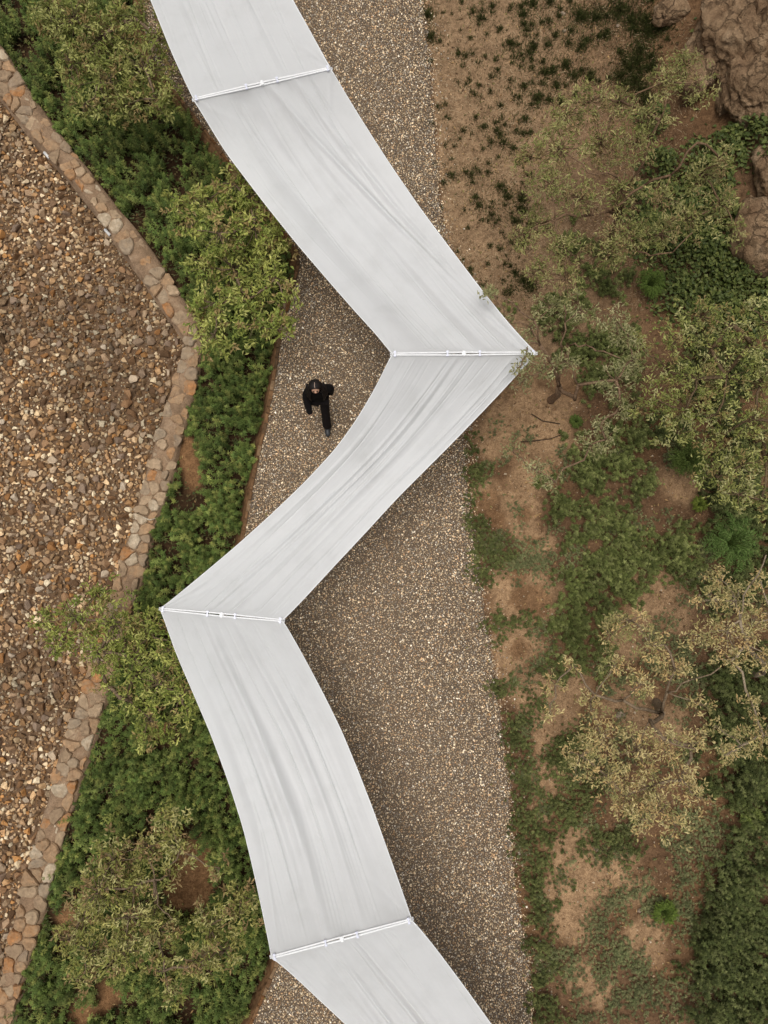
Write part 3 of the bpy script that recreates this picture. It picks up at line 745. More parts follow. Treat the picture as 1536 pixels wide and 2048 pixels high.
IVY = [(1400, 350, 60), (1450, 300, 46), (1500, 272, 40), (1420, 420, 60), (1362, 430, 50), (1330, 482, 60), (1292, 470, 46), (1400, 520, 68), (1470, 560, 68), (1500, 620, 58), (1430, 620, 58), (1350, 590, 50), (1500, 520, 46), (1520, 330, 30), (1310, 340, 40), (1300, 250, 30), (1270, 400, 36), (1460, 150, 22), (1470, 165, 20), (1420, 40, 18), (1405, 70, 14)]
P = circle_points(IVY, 900, rr_); n_ = len(P); a_ = rr_.uniform(0, 6.28, n_)
hz = (1.1 - P[:, 3] ** 2).clip(.05) * (.16 + .5 * fbm(P[:, 0], P[:, 1], 2.3, 95)) * rr_.uniform(.5, 1.1, n_)
V, T, C = leaves(P[:, :3] + np.stack([0 * hz, 0 * hz, hz], 1), np.stack([np.cos(a_), np.sin(a_), rr_.normal(-.15, .3, n_)], 1), np.stack([rr_.normal(0, .35, n_), rr_.normal(0, .35, n_), np.ones(n_)], 1), rr_.uniform(.06, .11, n_), rr_.uniform(.045, .075, n_), pick([(84, 94, 46), (96, 106, 52), (72, 84, 40), (112, 118, 62)], n_, rr_), .12, .1)
tag(add('creeper', mesh_np('creeper', V, T, C), M_LEAF), 'broad-leaved green creeper covering the slope below the rocks', 'creeper', kind='stuff')

# fallen leaves on soil, wall foot and gravel edges
n_ = 5200
px = np.r_[rr_.uniform(880, 1536, 3600), rr_.uniform(40, 560, 1600)]; py = np.r_[rr_.uniform(0, 2048, 3600), rr_.uniform(60, 2048, 1600)]
g = ground_at(px, py); edge_d = np.abs(g[:, 0] - GR(g[:, 1])); on_g = (g[:, 0] > GL(g[:, 1])) & (g[:, 0] < GR(g[:, 1]))
k = (g[:, 0] > WR(g[:, 1])) & (~on_g | (rr_.random(n_) < np.exp(-np.minimum(edge_d, g[:, 0] - GL(g[:, 1])) / .2))); g = g[k]; on_g = on_g[k]; n_ = len(g)
g[:, 2] = np.where(on_g, .034, g[:, 2] + .008)
V, T, C = leaves(g, np.stack([rr_.normal(0, 1, n_), rr_.normal(0, 1, n_), rr_.normal(0, .12, n_)], 1), np.stack([rr_.normal(0, .2, n_), rr_.normal(0, .2, n_), np.ones(n_)], 1), rr_.uniform(.04, .085, n_), rr_.uniform(.018, .034, n_), pick([(176, 142, 96), (120, 90, 58), (172, 142, 96), (96, 72, 48), (134, 124, 70)], n_, rr_), .15, .1)
tag(add('fallen_leaves', mesh_np('fallen_leaves', V, T, C), M_LEAF), 'scattered brown fallen leaves on the soil and gravel edges', 'leaf litter', kind='stuff')
# stones, flakes and litter lying on the soil
n_ = 7000
px = rr_.uniform(940, 1536, n_); py = rr_.uniform(780, 2060, n_); g = ground_at(px, py); k = g[:, 0] > GR(g[:, 1]) + .05; g = g[k]; n_ = len(g)
V, T, C = scatter(hulls(6, 8, 19), g + [0, 0, .004], rotmats(n_, rr_), np.clip(rr_.lognormal(math.log(.009), .5, n_), .004, .035), pick([(186, 160, 128), (160, 128, 94), (204, 184, 156), (140, 104, 74)], n_, rr_), rr_)
tag(add('soil_stones', mesh_np('soil_stones', V, T, C), M_RUB), 'small pale stones scattered on the bare soil', 'stones', kind='stuff')

# ------------------------------------------------------------------ trees and shrubs
M_BARK = {}
def bark(name, c):
    if name not in M_BARK: M_BARK[name] = plain('bark_' + name, srgb(*c), .9, .15, .4, 30, .8, .015)
    return M_BARK[name]
def tree(label, base_px, lobes, zc, zs, dens, palette, seed, barkc=(120, 102, 82), leafL=.065, leafW=.024, limbs=(), trunk_r=.04, cat_='tree', group=None, per=11, rise=.9, skip=()):
    r = np.random.default_rng(seed); rd = random.Random(seed)
    b0 = ground_at(*base_px); root = empty('tree', tuple(b0)); tag(root, label, cat_, group)
    B = Vector(b0)
    cen = []
    for (lx, ly, lr, *lz) in lobes:
        z = lz[0] if lz else b0[2] + zc + rd.uniform(-zs, zs); p = unproj(lx, ly, z); cen.append((Vector(p), lr / pxm(z)))
    mean = sum((c_[0] for c_ in cen), Vector()) / len(cen)
    top = B + Vector(((mean.x - B.x) * .25, (mean.y - B.y) * .25, zc * rise * .55))
    nodes = [top]; par = [-1]
    # hand-placed limbs first: lists of (px, py, z)
    for lim in limbs:
        prev = 0
        for (lx, ly, lz) in lim:
            nodes.append(Vector(unproj(lx, ly, b0[2] + lz + .3))); par.append(prev); prev = len(nodes) - 1
    todo = list(range(len(cen))); where = {}
    while todo:
        best = None
        for i in todo:
            for j, q_ in enumerate(nodes):
                d = (cen[i][0] - q_).length + .12 * (q_ - B).length
                if best is None or d < best[0]: best = (d, i, j)
        _, i, j = best; nodes.append(cen[i][0] + Vector((0, 0, cen[i][1] * .1))); par.append(j); where[i] = len(nodes) - 1; todo.remove(i)
    cnt = [1] * len(nodes)
    for i in range(len(nodes) - 1, 0, -1): cnt[par[i]] += cnt[i]
    rad = [min(trunk_r, .006 + trunk_r * .8 * (c_ / cnt[0]) ** .75) for c_ in cnt]
    mb = MB(); L0 = lambda v: v - B
    k1 = B + (top - B) * .5 + Vector((rd.uniform(-.06, .06), rd.uniform(-.06, .06), 0))
    mb.tube([L0(B) - Vector((0, 0, .08)), L0(B) + Vector((0, 0, .05)), L0(k1), L0(top)], [trunk_r * 1.7, trunk_r * 1.25, trunk_r * 1.05, trunk_r * .95], 9)
    for i in range(1, len(nodes)):
        a_, c_ = nodes[par[i]], nodes[i]; d = c_ - a_; l = d.length
        pts = [a_]
        for t in (.33, .66):
            pts.append(a_ + d * t + Vector((rd.uniform(-.1, .1), rd.uniform(-.1, .1), rd.uniform(-.02, .12))) * l * .8)
        pts.append(c_); ra = min(rad[par[i]], rad[i] * 1.25)
        mb.tube([L0(p) for p in pts], [ra, (ra * 2 + rad[i]) / 3, (ra + rad[i] * 2) / 3, rad[i]], 6)
    parts = []
    for i, (c_, lr) in enumerate(cen):
        n_ = max(8, int(dens * lr * lr * 380))
        v = r.normal(size=(n_, 3)); v = nrm(v) * (r.random((n_, 1)) ** .42); v[:, 2] *= .62
        tips = np.array(c_) + v * lr * r.uniform(.8, 1.25, (n_, 1))
        for t in tips[:: 3]:
            o0 = nodes[where[i]]; tv = Vector(t); mid = (o0 + tv) / 2 + Vector((rd.uniform(-1, 1), rd.uniform(-1, 1), .4)) * lr * .1
            mb.tube([L0(o0), L0(mid), L0(tv)], [.008, .006, .003], 3)
        cc = pick(palette, n_, r, .12)
        for k in range(per):
            a_ = r.uniform(0, 6.28, n_); e = r.normal(.25, .5, n_)
            d = np.stack([np.cos(a_) * np.cos(e), np.sin(a_) * np.cos(e), np.sin(e)], 1) + v * .5
            pos = tips + r.normal(0, .035, (n_, 3)) - np.array(B)
            up = np.tile([0., 0, 1], (n_, 1)) + r.normal(0, .55, (n_, 3))
            ll = leafL * r.uniform(.7, 1.25, n_)
            parts.append(leaves(pos, d, up, ll, ll * leafW / leafL, cc * r.uniform(.75, 1.25, (n_, 1)), .22, .2))
    mb.build('trunk', bark(str(barkc), barkc), root, True)
    V, T, C = cat(parts)
    add('crown', mesh_np('crown', V, T, C), M_LEAF, root)
    return root
OLIVE = [(152, 158, 80), (142, 150, 74), (168, 170, 92), (130, 142, 68), (160, 140, 92), (184, 184, 108)]
OLIVE2 = [(154, 152, 84), (142, 144, 78), (170, 164, 98), (156, 132, 92), (188, 182, 122)]
TAN = [(192, 176, 122), (206, 190, 138), (176, 164, 110), (198, 172, 120), (158, 152, 98)]
GREY = [(160, 156, 110), (146, 144, 98), (176, 170, 126), (136, 134, 88)]
DKOL = [(138, 142, 76), (126, 132, 68), (156, 156, 90), (148, 130, 84), (170, 170, 104)]
tree('bushy dull green tree in the planted strip where the wall runs straight', (215, 215), [(110, 60, 40), (150, 40, 60), (210, 80, 75), (270, 40, 60), (290, 140, 60), (220, 170, 65), (150, 130, 50), (310, 200, 40), (250, 215, 45), (170, 210, 35), (335, 195, 30), (100, 20, 50), (320, 80, 35)], 1.5, .3, .72, DKOL, 201, leafL=.085, leafW=.034)
tree('full yellow-green tree overhanging the gravel where the retaining edge bends', (505, 585), [(470, 370, 46), (500, 400, 50), (420, 400, 42), (365, 410, 34), (510, 460, 60), (440, 470, 55), (550, 490, 45), (380, 455, 35), (470, 540, 60), (550, 560, 50), (410, 540, 40), (440, 610, 50), (570, 620, 34), (510, 650, 44), (430, 670, 46), (560, 660, 34), (400, 620, 34), (500, 600, 40)], 1.6, .3, .66, OLIVE, 202, leafL=.088, leafW=.036)
tree('brownish olive tree reaching over the stone wall beside the low pointed canopy corner', (300, 1340), [(200, 1185, 34), (150, 1235, 46), (230, 1245, 60), (300, 1260, 50), (350, 1295, 36), (270, 1315, 55), (200, 1305, 52), (130, 1280, 36), (320, 1365, 52), (365, 1390, 36), (300, 1435, 44), (330, 1470, 28), (90, 1250, 30), (260, 1400, 30), (375, 1430, 24), (290, 1480, 20), (215, 1370, 25)], 1.5, .25, .8, OLIVE, 203, leafL=.078, leafW=.028)
tree('wide brownish tree with a gap showing bare soil in its crown, in the planted strip', (325, 1800), [(345, 1640, 34), (300, 1690, 50), (360, 1700, 34), (230, 1720, 54), (200, 1780, 54), (170, 1830, 46), (260, 1830, 58), (320, 1860, 50), (250, 1900, 52), (180, 1900, 46), (420, 1850, 50), (480, 1830, 34), (400, 1920, 42), (330, 1940, 34), (440, 1735, 20), (485, 1790, 30), (165, 1960, 28), (270, 1770, 40), (340, 1750, 26), (450, 1900, 36), (140, 1880, 30), (345, 1990, 24)], 1.5, .3, .8, OLIVE2, 204, leafL=.078, leafW=.028, limbs=([(310, 1760, 1.2), (315, 1810, 1.5), (345, 1840, 1.7)],))
tree('sparse spreading tree with bare brown limbs below the rock outcrop', (1214, 490), [(1370, 130, 46), (1330, 165, 42), (1400, 180, 32), (1240, 205, 40), (1180, 205, 40), (1130, 230, 48), (1300, 230, 46), (1120, 300, 56), (1200, 290, 56), (1270, 290, 46), (1060, 320, 38), (1100, 370, 48), (1160, 400, 50), (1240, 385, 48), (1320, 395, 40), (1400, 350, 46), (1440, 320, 34), (1380, 440, 50), (1440, 410, 42), (1465, 460, 30), (1320, 470, 50), (1250, 470, 42), (1080, 450, 42), (1050, 470, 32), (1130, 500, 42), (1220, 500, 46), (1130, 560, 40), (1080, 540, 30)], 2.1, .4, .95, [(158, 154, 98), (144, 142, 86), (132, 134, 76), (176, 168, 114), (150, 130, 90)], 205, (118, 94, 72), .07, .021, limbs=([(1225, 420, 1.4), (1290, 370, 1.8), (1342, 350, 2.1), (1395, 285, 2.5)], [(1235, 355, 1.9), (1175, 345, 2.1)], [(1270, 500, 1.5), (1300, 512, 1.8), (1345, 505, 2.0), (1385, 465, 2.2)], [(1300, 280, 2.0), (1320, 240, 2.3), (1332, 195, 2.5)], [(1180, 430, 1.6), (1110, 440, 2.0)]), trunk_r=.06)
tree('thin grey-leaved crooked tree whose twigs touch the sharp outer corner of the canopy', (1102, 800), [(1052, 713, 15, 2.95), (1036, 737, 14, 2.9), (975, 588, 9, 2.75), (1060, 655, 26), (1100, 615, 36), (1160, 620, 34), (1230, 640, 40), (1255, 672, 34), (1130, 725, 30), (1090, 735, 30), (1045, 765, 26), (1230, 762, 40), (1262, 722, 38), (1240, 812, 32), (1200, 850, 22), (1025, 905, 22), (1070, 940, 30), (1110, 965, 22), (1180, 890, 28), (1210, 880, 30), (1045, 690, 16), (985, 585, 14), (1010, 640, 16)], 2.0, .3, .85, GREY, 206, (128, 104, 82), .062, .02, limbs=([(1112, 745, 1.0), (1124, 700, 1.5), (1130, 645, 1.9), (1128, 610, 2.2)], [(1138, 692, 1.6), (1172, 690, 1.9), (1192, 702, 2.1), (1240, 716, 2.3)], [(1080, 690, 1.6), (1068, 640, 2.0), (1040, 622, 2.2)], [(1150, 800, 1.1), (1156, 770, 1.4), (1146, 725, 1.7)]), trunk_r=.055)
tree('leafy olive tree standing between the crooked tree and the creeper slope', (1400, 800), [(1400, 635, 50), (1460, 650, 44), (1350, 680, 44), (1500, 690, 40), (1330, 740, 46), (1390, 760, 54), (1450, 755, 50), (1310, 800, 46), (1370, 820, 52), (1355, 870, 42), (1280, 690, 32), (1430, 830, 40), (1420, 700, 44)], 2.1, .35, .68, DKOL + [(176, 172, 118)], 207, (104, 86, 64))
tree('dense olive tree above the round feathery bushes', (1500, 900), [(1520, 770, 46), (1500, 840, 52), (1440, 880, 44), (1480, 930, 52), (1530, 920, 46), (1430, 955, 48), (1475, 990, 42), (1520, 1000, 40), (1540, 720, 40), (1560, 850, 50), (1500, 620, 34), (1540, 650, 34)], 2.0, .35, .72, DKOL + [(176, 172, 118)], 208, (104, 86, 64))
tree('pale tan-leaved tree with a thick forked trunk over the sandy soil', (1312, 1405), [(1260, 1240, 40), (1220, 1270, 32), (1300, 1290, 40), (1350, 1330, 40), (1230, 1330, 30), (1280, 1370, 30), (1180, 1400, 30), (1110, 1370, 22), (1200, 1470, 50), (1160, 1510, 42), (1210, 1550, 42), (1270, 1500, 48), (1330, 1480, 40), (1380, 1490, 32), (1250, 1590, 42), (1300, 1570, 42), (1360, 1560, 40), (1320, 1620, 38), (1280, 1640, 32), (1350, 1650, 32), (1390, 1590, 34), (1400, 1410, 24), (1100, 1430, 18), (1145, 1330, 18)], 1.9, .35, .85, TAN, 209, (134, 116, 94), .062, .022, limbs=([(1335, 1385, 1.2), (1380, 1360, 1.5), (1440, 1335, 1.8)], [(1245, 1400, 1.2), (1190, 1390, 1.6)], [(1300, 1440, 1.3), (1330, 1480, 1.7), (1390, 1498, 1.9)], [(1350, 1340, 1.6), (1330, 1290, 1.9)]), trunk_r=.06)
tree('pale tan-leaved tree with thin whitish twigs above the dark shrubs', (1500, 1345), [(1440, 1160, 32), (1420, 1200, 32), (1470, 1200, 40), (1450, 1260, 46), (1500, 1250, 40), (1400, 1270, 32), (1520, 1160, 24), (1530, 1310, 34), (1460, 1320, 34), (1480, 1490, 38), (1525, 1470, 40), (1450, 1510, 24), (1430, 1450, 18), (1500, 1400, 26), (1545, 1230, 34)], 2.0, .35, .85, TAN, 210, (150, 134, 112), .06, .022, limbs=([(1490, 1290, 1.4), (1480, 1240, 1.8), (1500, 1170, 2.2), (1532, 1110, 2.6)],))

# blossoms of the bottom-left tree are left to its pale leaves; dense dark shrubs at the right
def shrub(label, px, lobes, h0, palette, seed, dens=360, group=None, L=.06, W=.02):
    r = np.random.default_rng(seed); b0 = ground_at(*px); root = empty('shrub', tuple(b0)); tag(root, label, 'shrub', group)
    P = circle_points(lobes, dens, r); br_ = fbm(P[:, 0], P[:, 1], 4.2, seed + 9); P = P[(br_ > .42) | (r.random(len(P)) < .25)]; P, dome, tone_ = gather(P, r, 14, .095); n_ = len(P)
    hg = h0 * (1.1 - .5 * P[:, 3].clip(0, 1.2) ** 2) * (.5 + .9 * fbm(P[:, 0], P[:, 1], 2.6, seed)) * dome * r.uniform(.8, 1.1, n_)
    V, T, C = sprigs(P[:, :3] - b0, np.maximum(hg, .03), r, palette, 3, 7, L, W, .2, 1, (.8 + .45 * fbm(P[:, 0], P[:, 1], 1.5, seed + 3)) * tone_)
    add('foliage', mesh_np('foliage', V, T, C), M_LEAF, root)
    for (lx, ly, lr) in lobes:
        q_ = Vector(ground_at(lx, ly) - b0)
        for k in range(2):
            mb = MB(); e = q_ + Vector((r.normal(0, .12), r.normal(0, .12), h0 * .5)); mb.tube([q_ - Vector((0, 0, .03)), (q_ + e) / 2 + Vector((.02, .01, 0)), e], [.012, .009, .005], 5); mb.build('stem', bark('shrub', (96, 78, 58)), root)
    return root
SHG = [(90, 98, 54), (102, 108, 62), (80, 88, 48), (116, 120, 74)]
shrub('large dense dark green shrub on reddish soil beside the sandy patches', (1450, 1870), [(1440, 1760, 44), (1485, 1740, 54), (1430, 1840, 54), (1490, 1830, 64), (1402, 1885, 34), (1450, 1920, 64), (1515, 1920, 50), (1425, 2000, 46), (1480, 2015, 56), (1535, 1830, 50), (1400, 1935, 28), (1540, 2010, 50)], .75, SHG, 301)
shrub('dark green shrub under the pale tan-leaved trees', (1480, 1450), [(1445, 1395, 44), (1490, 1360, 54), (1505, 1450, 56), (1440, 1480, 44), (1480, 1545, 54), (1525, 1510, 44), (1445, 1560, 36), (1505, 1620, 40), (1475, 1690, 36), (1530, 1320, 44), (1420, 1350, 30), (1540, 1580, 40)], .65, SHG, 302)
shrub('dark undergrowth shrub beneath the dense olive tree', (1480, 980), [(1440, 960, 44), (1485, 905, 54), (1505, 1000, 50), (1450, 1035, 40), (1425, 1000, 30), (1530, 1065, 44), (1460, 1160, 46), (1510, 1135, 44), (1525, 1205, 40), (1400, 700, 50), (1450, 760, 50), (1500, 740, 50), (1420, 820, 46), (1330, 860, 30)], .6, SHG, 303)
def feathery(label, px, rpx, h0, palette, seed):
    """bush of long finely divided fronds arching outward from one point"""
    r = np.random.default_rng(seed); b0 = ground_at(*px); root = empty('feathery_bush', tuple(b0)); tag(root, label, 'bush')
    rad = rpx / 109.; parts = []; mb = MB(); nf = int(70 * max(.35, rad / .4))
    for i in range(nf):
        a_ = r.uniform(0, 6.28); reach = rad * r.uniform(.25, 1.0) ** .7; hh = h0 * r.uniform(.6, 1.05)
        pts = []
        for t in np.linspace(0, 1, 8):
            pts.append((math.cos(a_) * reach * t, math.sin(a_) * reach * t, hh * (math.sin(t * 2.2) / .9 if t < .75 else math.sin(.75 * 2.2) / .9 - (t - .75) * .6)))
        pts = np.array(pts); mb.tube([Vector(p) for p in pts], [.005] * 3 + [.003] * 5, 3)
        for t in range(2, 8):
            for s_ in (-1, 1):
                for u in (0., .5):
                    p = pts[t] * (1 - u) + pts[t - 1] * u; d = np.array([math.cos(a_ + s_ * .9), math.sin(a_ + s_ * .9), .15])
                    parts.append((p, d))
    pos = np.array([p for p, d in parts]); d = np.array([d for p, d in parts]) + r.normal(0, .15, (len(parts), 3)); n_ = len(pos)
    V, T, C = leaves(pos, d, np.tile([0., 0, 1], (n_, 1)), r.uniform(.05, .09, n_), r.uniform(.010, .016, n_), pick(palette, n_, r), .1, .15)
    add('fronds', mesh_np('fronds', V, T, C), M_LEAF, root); mb.build('stems', bark('frond', (80, 96, 44)), root)
FEA = [(100, 116, 56), (110, 124, 62), (90, 106, 50)]
feathery('round bright green feathery bush beside a bare soil patch', (1360, 925), 42, .5, FEA, 401)
feathery('wide pale green feathery bush at the foot of the dense shrubs', (1445, 1085), 60, .55, [(104, 128, 66), (92, 116, 56), (116, 136, 76)], 402)
feathery('small bright green feathery bush on the creeper slope', (1292, 578), 32, .35, [(98, 118, 54), (106, 124, 58)], 403)
feathery('tiny bright green plant near the crooked trunk', (1150, 845), 11, .12, FEA, 404)
feathery('yellow-green young plant on sandy soil beside the large shrub', (1322, 1815), 24, .25, [(112, 128, 58), (100, 120, 50)], 405)
feathery('yellowish young plant at the edge of the dark shrub under tan leaves', (1492, 1628), 22, .3, [(140, 148, 84), (126, 138, 70)], 406)
feathery('small yellow-green seedling beside the bare soil under the round bush', (1392, 1010), 14, .2, [(130, 140, 62), (116, 130, 54)], 407)

# ------------------------------------------------------------------ rock outcrop (top right)
m, nt, b = newmat('rock')
n = noise(nt, 2.2, 9, .62); n2 = noise(nt, 14, 6, .7)
r = ramp(nt, n.outputs[0], [(.3, srgb(134, 106, 80)), (.5, srgb(170, 140, 108)), (.7, srgb(192, 164, 132))]); r2 = ramp(nt, n2.outputs[0], [(.3, (.7,) * 3), (.7, (1.18,) * 3)])
nt.links.new(mix(nt, 1.0, r.outputs[0], r2.outputs[0], 'MULTIPLY'), b.inputs['Base Color']); b.inputs['Roughness'].default_value = .95; b.inputs['Specular IOR Level'].default_value = .12
tcr = N(nt, 'ShaderNodeTexCoord'); vr = N(nt, 'ShaderNodeTexVoronoi', feature='DISTANCE_TO_EDGE'); vr.inputs['Scale'].default_value = 2.6
wv_ = N(nt, 'ShaderNodeVectorMath', operation='MULTIPLY_ADD'); wv_.inputs[1].default_value = (.55, .55, .55)
nt.links.new(n.outputs['Color'], wv_.inputs[0]); nt.links.new(tcr.outputs['Object'], wv_.inputs[2]); nt.links.new(wv_.outputs[0], vr.inputs['Vector'])
rcr = ramp(nt, vr.outputs[0], [(.0, (0, 0, 0)), (.045, (.55, .55, .55)), (.3, (.75, .75, .75))])
hsum = mix(nt, .45, rcr.outputs[0], n2.outputs[0])
bump(nt, b, hsum, 1.0, .22)
M_ROCK = m
from mathutils import noise as mn
def rock(label, px, rpx, ell, rz, seed, lift=.25):
    g = ground_at(*px); bm = bmesh.new(); bmesh.ops.create_icosphere(bm, subdivisions=5 if rpx > 64 else 4, radius=1)
    rd = random.Random(seed); off = Vector((rd.uniform(0, 50), rd.uniform(0, 50), rd.uniform(0, 50))); rad = rpx / 109.
    pl = [(Vector((rd.gauss(0, 1), rd.gauss(0, 1), rd.gauss(0, 1))).normalized(), rd.uniform(.62, .95)) for _ in range(15)]
    for v in bm.verts:
        p = v.co.copy(); cut = min([h_ / p.dot(n_) for n_, h_ in pl if p.dot(n_) > .05] + [1.15])
        d = cut * (1.08 + .12 * mn.noise(p * 1.1 + off)) + .07 * (1 - 2 * abs(mn.noise(p * 2.3 + off))) + .10 * (1 - 2 * abs(mn.noise(p * 4.6 + off))) + .05 * mn.noise(p * 11 + off) + .03 * mn.noise(p * 24 + off)
        cell = mn.voronoi(p * 1.5 + off)[0]; d -= .12 * max(0, .1 - (cell[1] - cell[0])) / .1
        v.co = Vector((p.x * ell[0], p.y * ell[1], p.z * ell[2])) * d * rad
    me = bpy.data.meshes.new('rock'); bm.to_mesh(me); bm.free()
    for f in me.polygons: f.use_smooth = True
    o = add('rock', me, M_ROCK); o.location = (g[0], g[1], g[2] + lift * rad * ell[2]); o.rotation_euler = (0, 0, rz)
    tag(o, label, 'rock')
rock('tall brown rock lobe seamed with deep cracks', (1465, 60), 82, (.85, 1.1, .8), .2, 1)
rock('smooth brown rock ridge with grass on its flank, below the tall lobe', (1405, 130), 62, (.62, 1.25, .7), -.35, 2)
rock('rough tan rock leaning against the tall cracked lobe', (1530, 90), 70, (.7, 1.2, .9), .1, 3)
rock('broad brown rock under the outcrop, bordered by creeper', (1505, 190), 66, (.8, 1.15, .7), .1, 4)
rock('dark brown rock with crevices standing alone at the creeper edge', (1520, 470), 58, (.8, 1.15, .8), .2, 5)
rock('brown rock block above the creeper, between two larger rocks', (1545, 350), 52, (.8, 1.2, .8), -.1, 6)
rock('narrow rock wedge in the crack of the outcrop', (1450, 175), 36, (.6, 1.4, .8), -.2, 7)
rock('low rock half buried behind the smooth ridge', (1350, 20), 40, (1.2, .8, .45), .4, 8, .05)
# loose stones on the soil
M_LOOSE = plain('loose_stone', srgb(150, 132, 112), .9, .2, .3, 18, .6, .02)
for (px, py, rp_, lab) in ((1196, 1697, 9, 'grey lump of stone on the sandy patch'), (1240, 1430, 11, 'pale flat stone under the forked trunk'), (1278, 1820, 6, 'small pale stone beside the yellow-green young plant'), (940, 858, 6, 'brown stone at the canopy edge where the gravel ends'), (1125, 28, 6, 'white stone in the grass tufts on dry soil'), (1127, 62, 6, 'longish pale stone below the white stone in the grass'), (1236, 52, 5, 'pale stone among dark grass')):
    g = ground_at(px, py); v_, f_ = hulls(1, 14, px, (.5, .7))[0]
    o = add('stone', mesh_np('stone', v_ * rp_ / 109., f_), M_LOOSE, None, (g[0], g[1], g[2] + rp_ / 109. * .25)); tag(o, lab, 'stone')

# ------------------------------------------------------------------ canopy: T-shaped supports and fabric panels
M_BAR = plain('white_paint', (.86, .86, .85), .35, .4, .04, 20)
M_CLIP = plain('clip_plastic', (.74, .75, .84), .3, .5, .05, 30)
m, nt, b = newmat('fabric')
tc = N(nt, 'ShaderNodeTexCoord')
n = noise(nt, 2.2, 8, .62); n2 = noise(nt, 260, 2, .5)
r = ramp(nt, n.outputs[0], [(.28, (.75, .76, .755)), (.5, (.82, .83, .83)), (.75, (.84, .85, .85))])
nt.links.new(r.outputs[0], b.inputs['Base Color']); b.inputs['Roughness'].default_value = .42; b.inputs['Specular IOR Level'].default_value = .35
b.inputs['Sheen Weight'].default_value = .15
t = N(nt, 'ShaderNodeBsdfTranslucent'); t.inputs[0].default_value = (.88, .88, .86, 1)
ms = N(nt, 'ShaderNodeMixShader'); ms.inputs[0].default_value = .30
out = nt.nodes['Material Output']
nt.links.new(b.outputs[0], ms.inputs[1]); nt.links.new(t.outputs[0], ms.inputs[2]); nt.links.new(ms.outputs[0], out.inputs[0])
bump(nt, b, n2.outputs[0], .08, .002)
M_FAB = m
HJ = [2.75, 2.75, 2.7, 2.2, 2.65, 2.65]
JP = [((150, -345), (425, -330)), ((388, 200), (661, 138)), ((784, 709), (1071, 707)), ((322, 1218), (566, 1241)), ((544, 1913), (823, 1838)), ((960, 2330), (1240, 2420))]
joints = []
for i, ((a_, b_), h_) in enumerate(zip(JP, HJ)):
    joints.append((Vector(unproj(*a_, h_)), Vector(unproj(*b_, h_)), h_))
slabs = ['outer T-shaped white support at the far end of the faintly creased panel', 'white T-shaped canopy support joining the faintly creased panel to the long bowed panel', 'white T-shaped canopy support ending at the crooked tree', 'white T-shaped canopy support ending over the tree by the stone wall', 'white T-shaped canopy support above the notch where gravel meets the planted strip', 'outer T-shaped white support at the far end of the slanting-fold panel']
for (A, Bv, h_), lab in zip(joints, slabs):
    mid = (A + Bv) / 2; g = float(height(mid.x, mid.y)); g = max(g, .01); base = Vector((mid.x, mid.y, g))
    root = empty('canopy_support', base); tag(root, lab, 'support', 'T-shaped supports of the canopy')
    d = (Bv - A).normalized(); nn = Vector((-d.y, d.x, 0)); L = (Bv - A).length / 2; hz = h_ - g
    mb = MB(); mb.tube([(0, 0, -.25), (0, 0, hz - .03)], .03, 14); mb.build('post', M_BAR, root, True)
    mb = MB(); mb.box((0, 0, .006), (.26, .26, .012)); mb.build('base_plate', M_BAR, root)
    for s in (-1, 1):
        mb = MB(); e = nn * (s * .0135)
        mb.tube([e - d * (L + .03) + Vector((0, 0, hz)), e * 1.0 - d * L * .4 + Vector((0, 0, hz)), e * 1.45 + Vector((0, 0, hz)), e + d * L * .4 + Vector((0, 0, hz)), e + d * (L + .03) + Vector((0, 0, hz))], .012, 10)
        mb.build('crossbar', M_BAR, root, True)
    mb = MB(); rz = math.atan2(d.y, d.x)
    mb.tube([Vector((0, 0, hz - .10)), Vector((0, 0, hz + .025))], .032, 12); mb.box((0, 0, hz + .022), (.04, .075, .05), rz); mb.build('tee_joint', M_BAR, root)
    for t in (-.96, -.23, .22, .96):
        mb = MB(); c_ = d * (L * t) + Vector((0, 0, hz))
        for q_ in (-1, 1):
            mb.box(c_ + nn * (q_ * .03) + Vector((0, 0, .028)), (.036, .026, .024), rz)
        mb.box(c_ + Vector((0, 0, .036)), (.020, .075, .012), rz)
        mb.build('clip', M_CLIP, root)

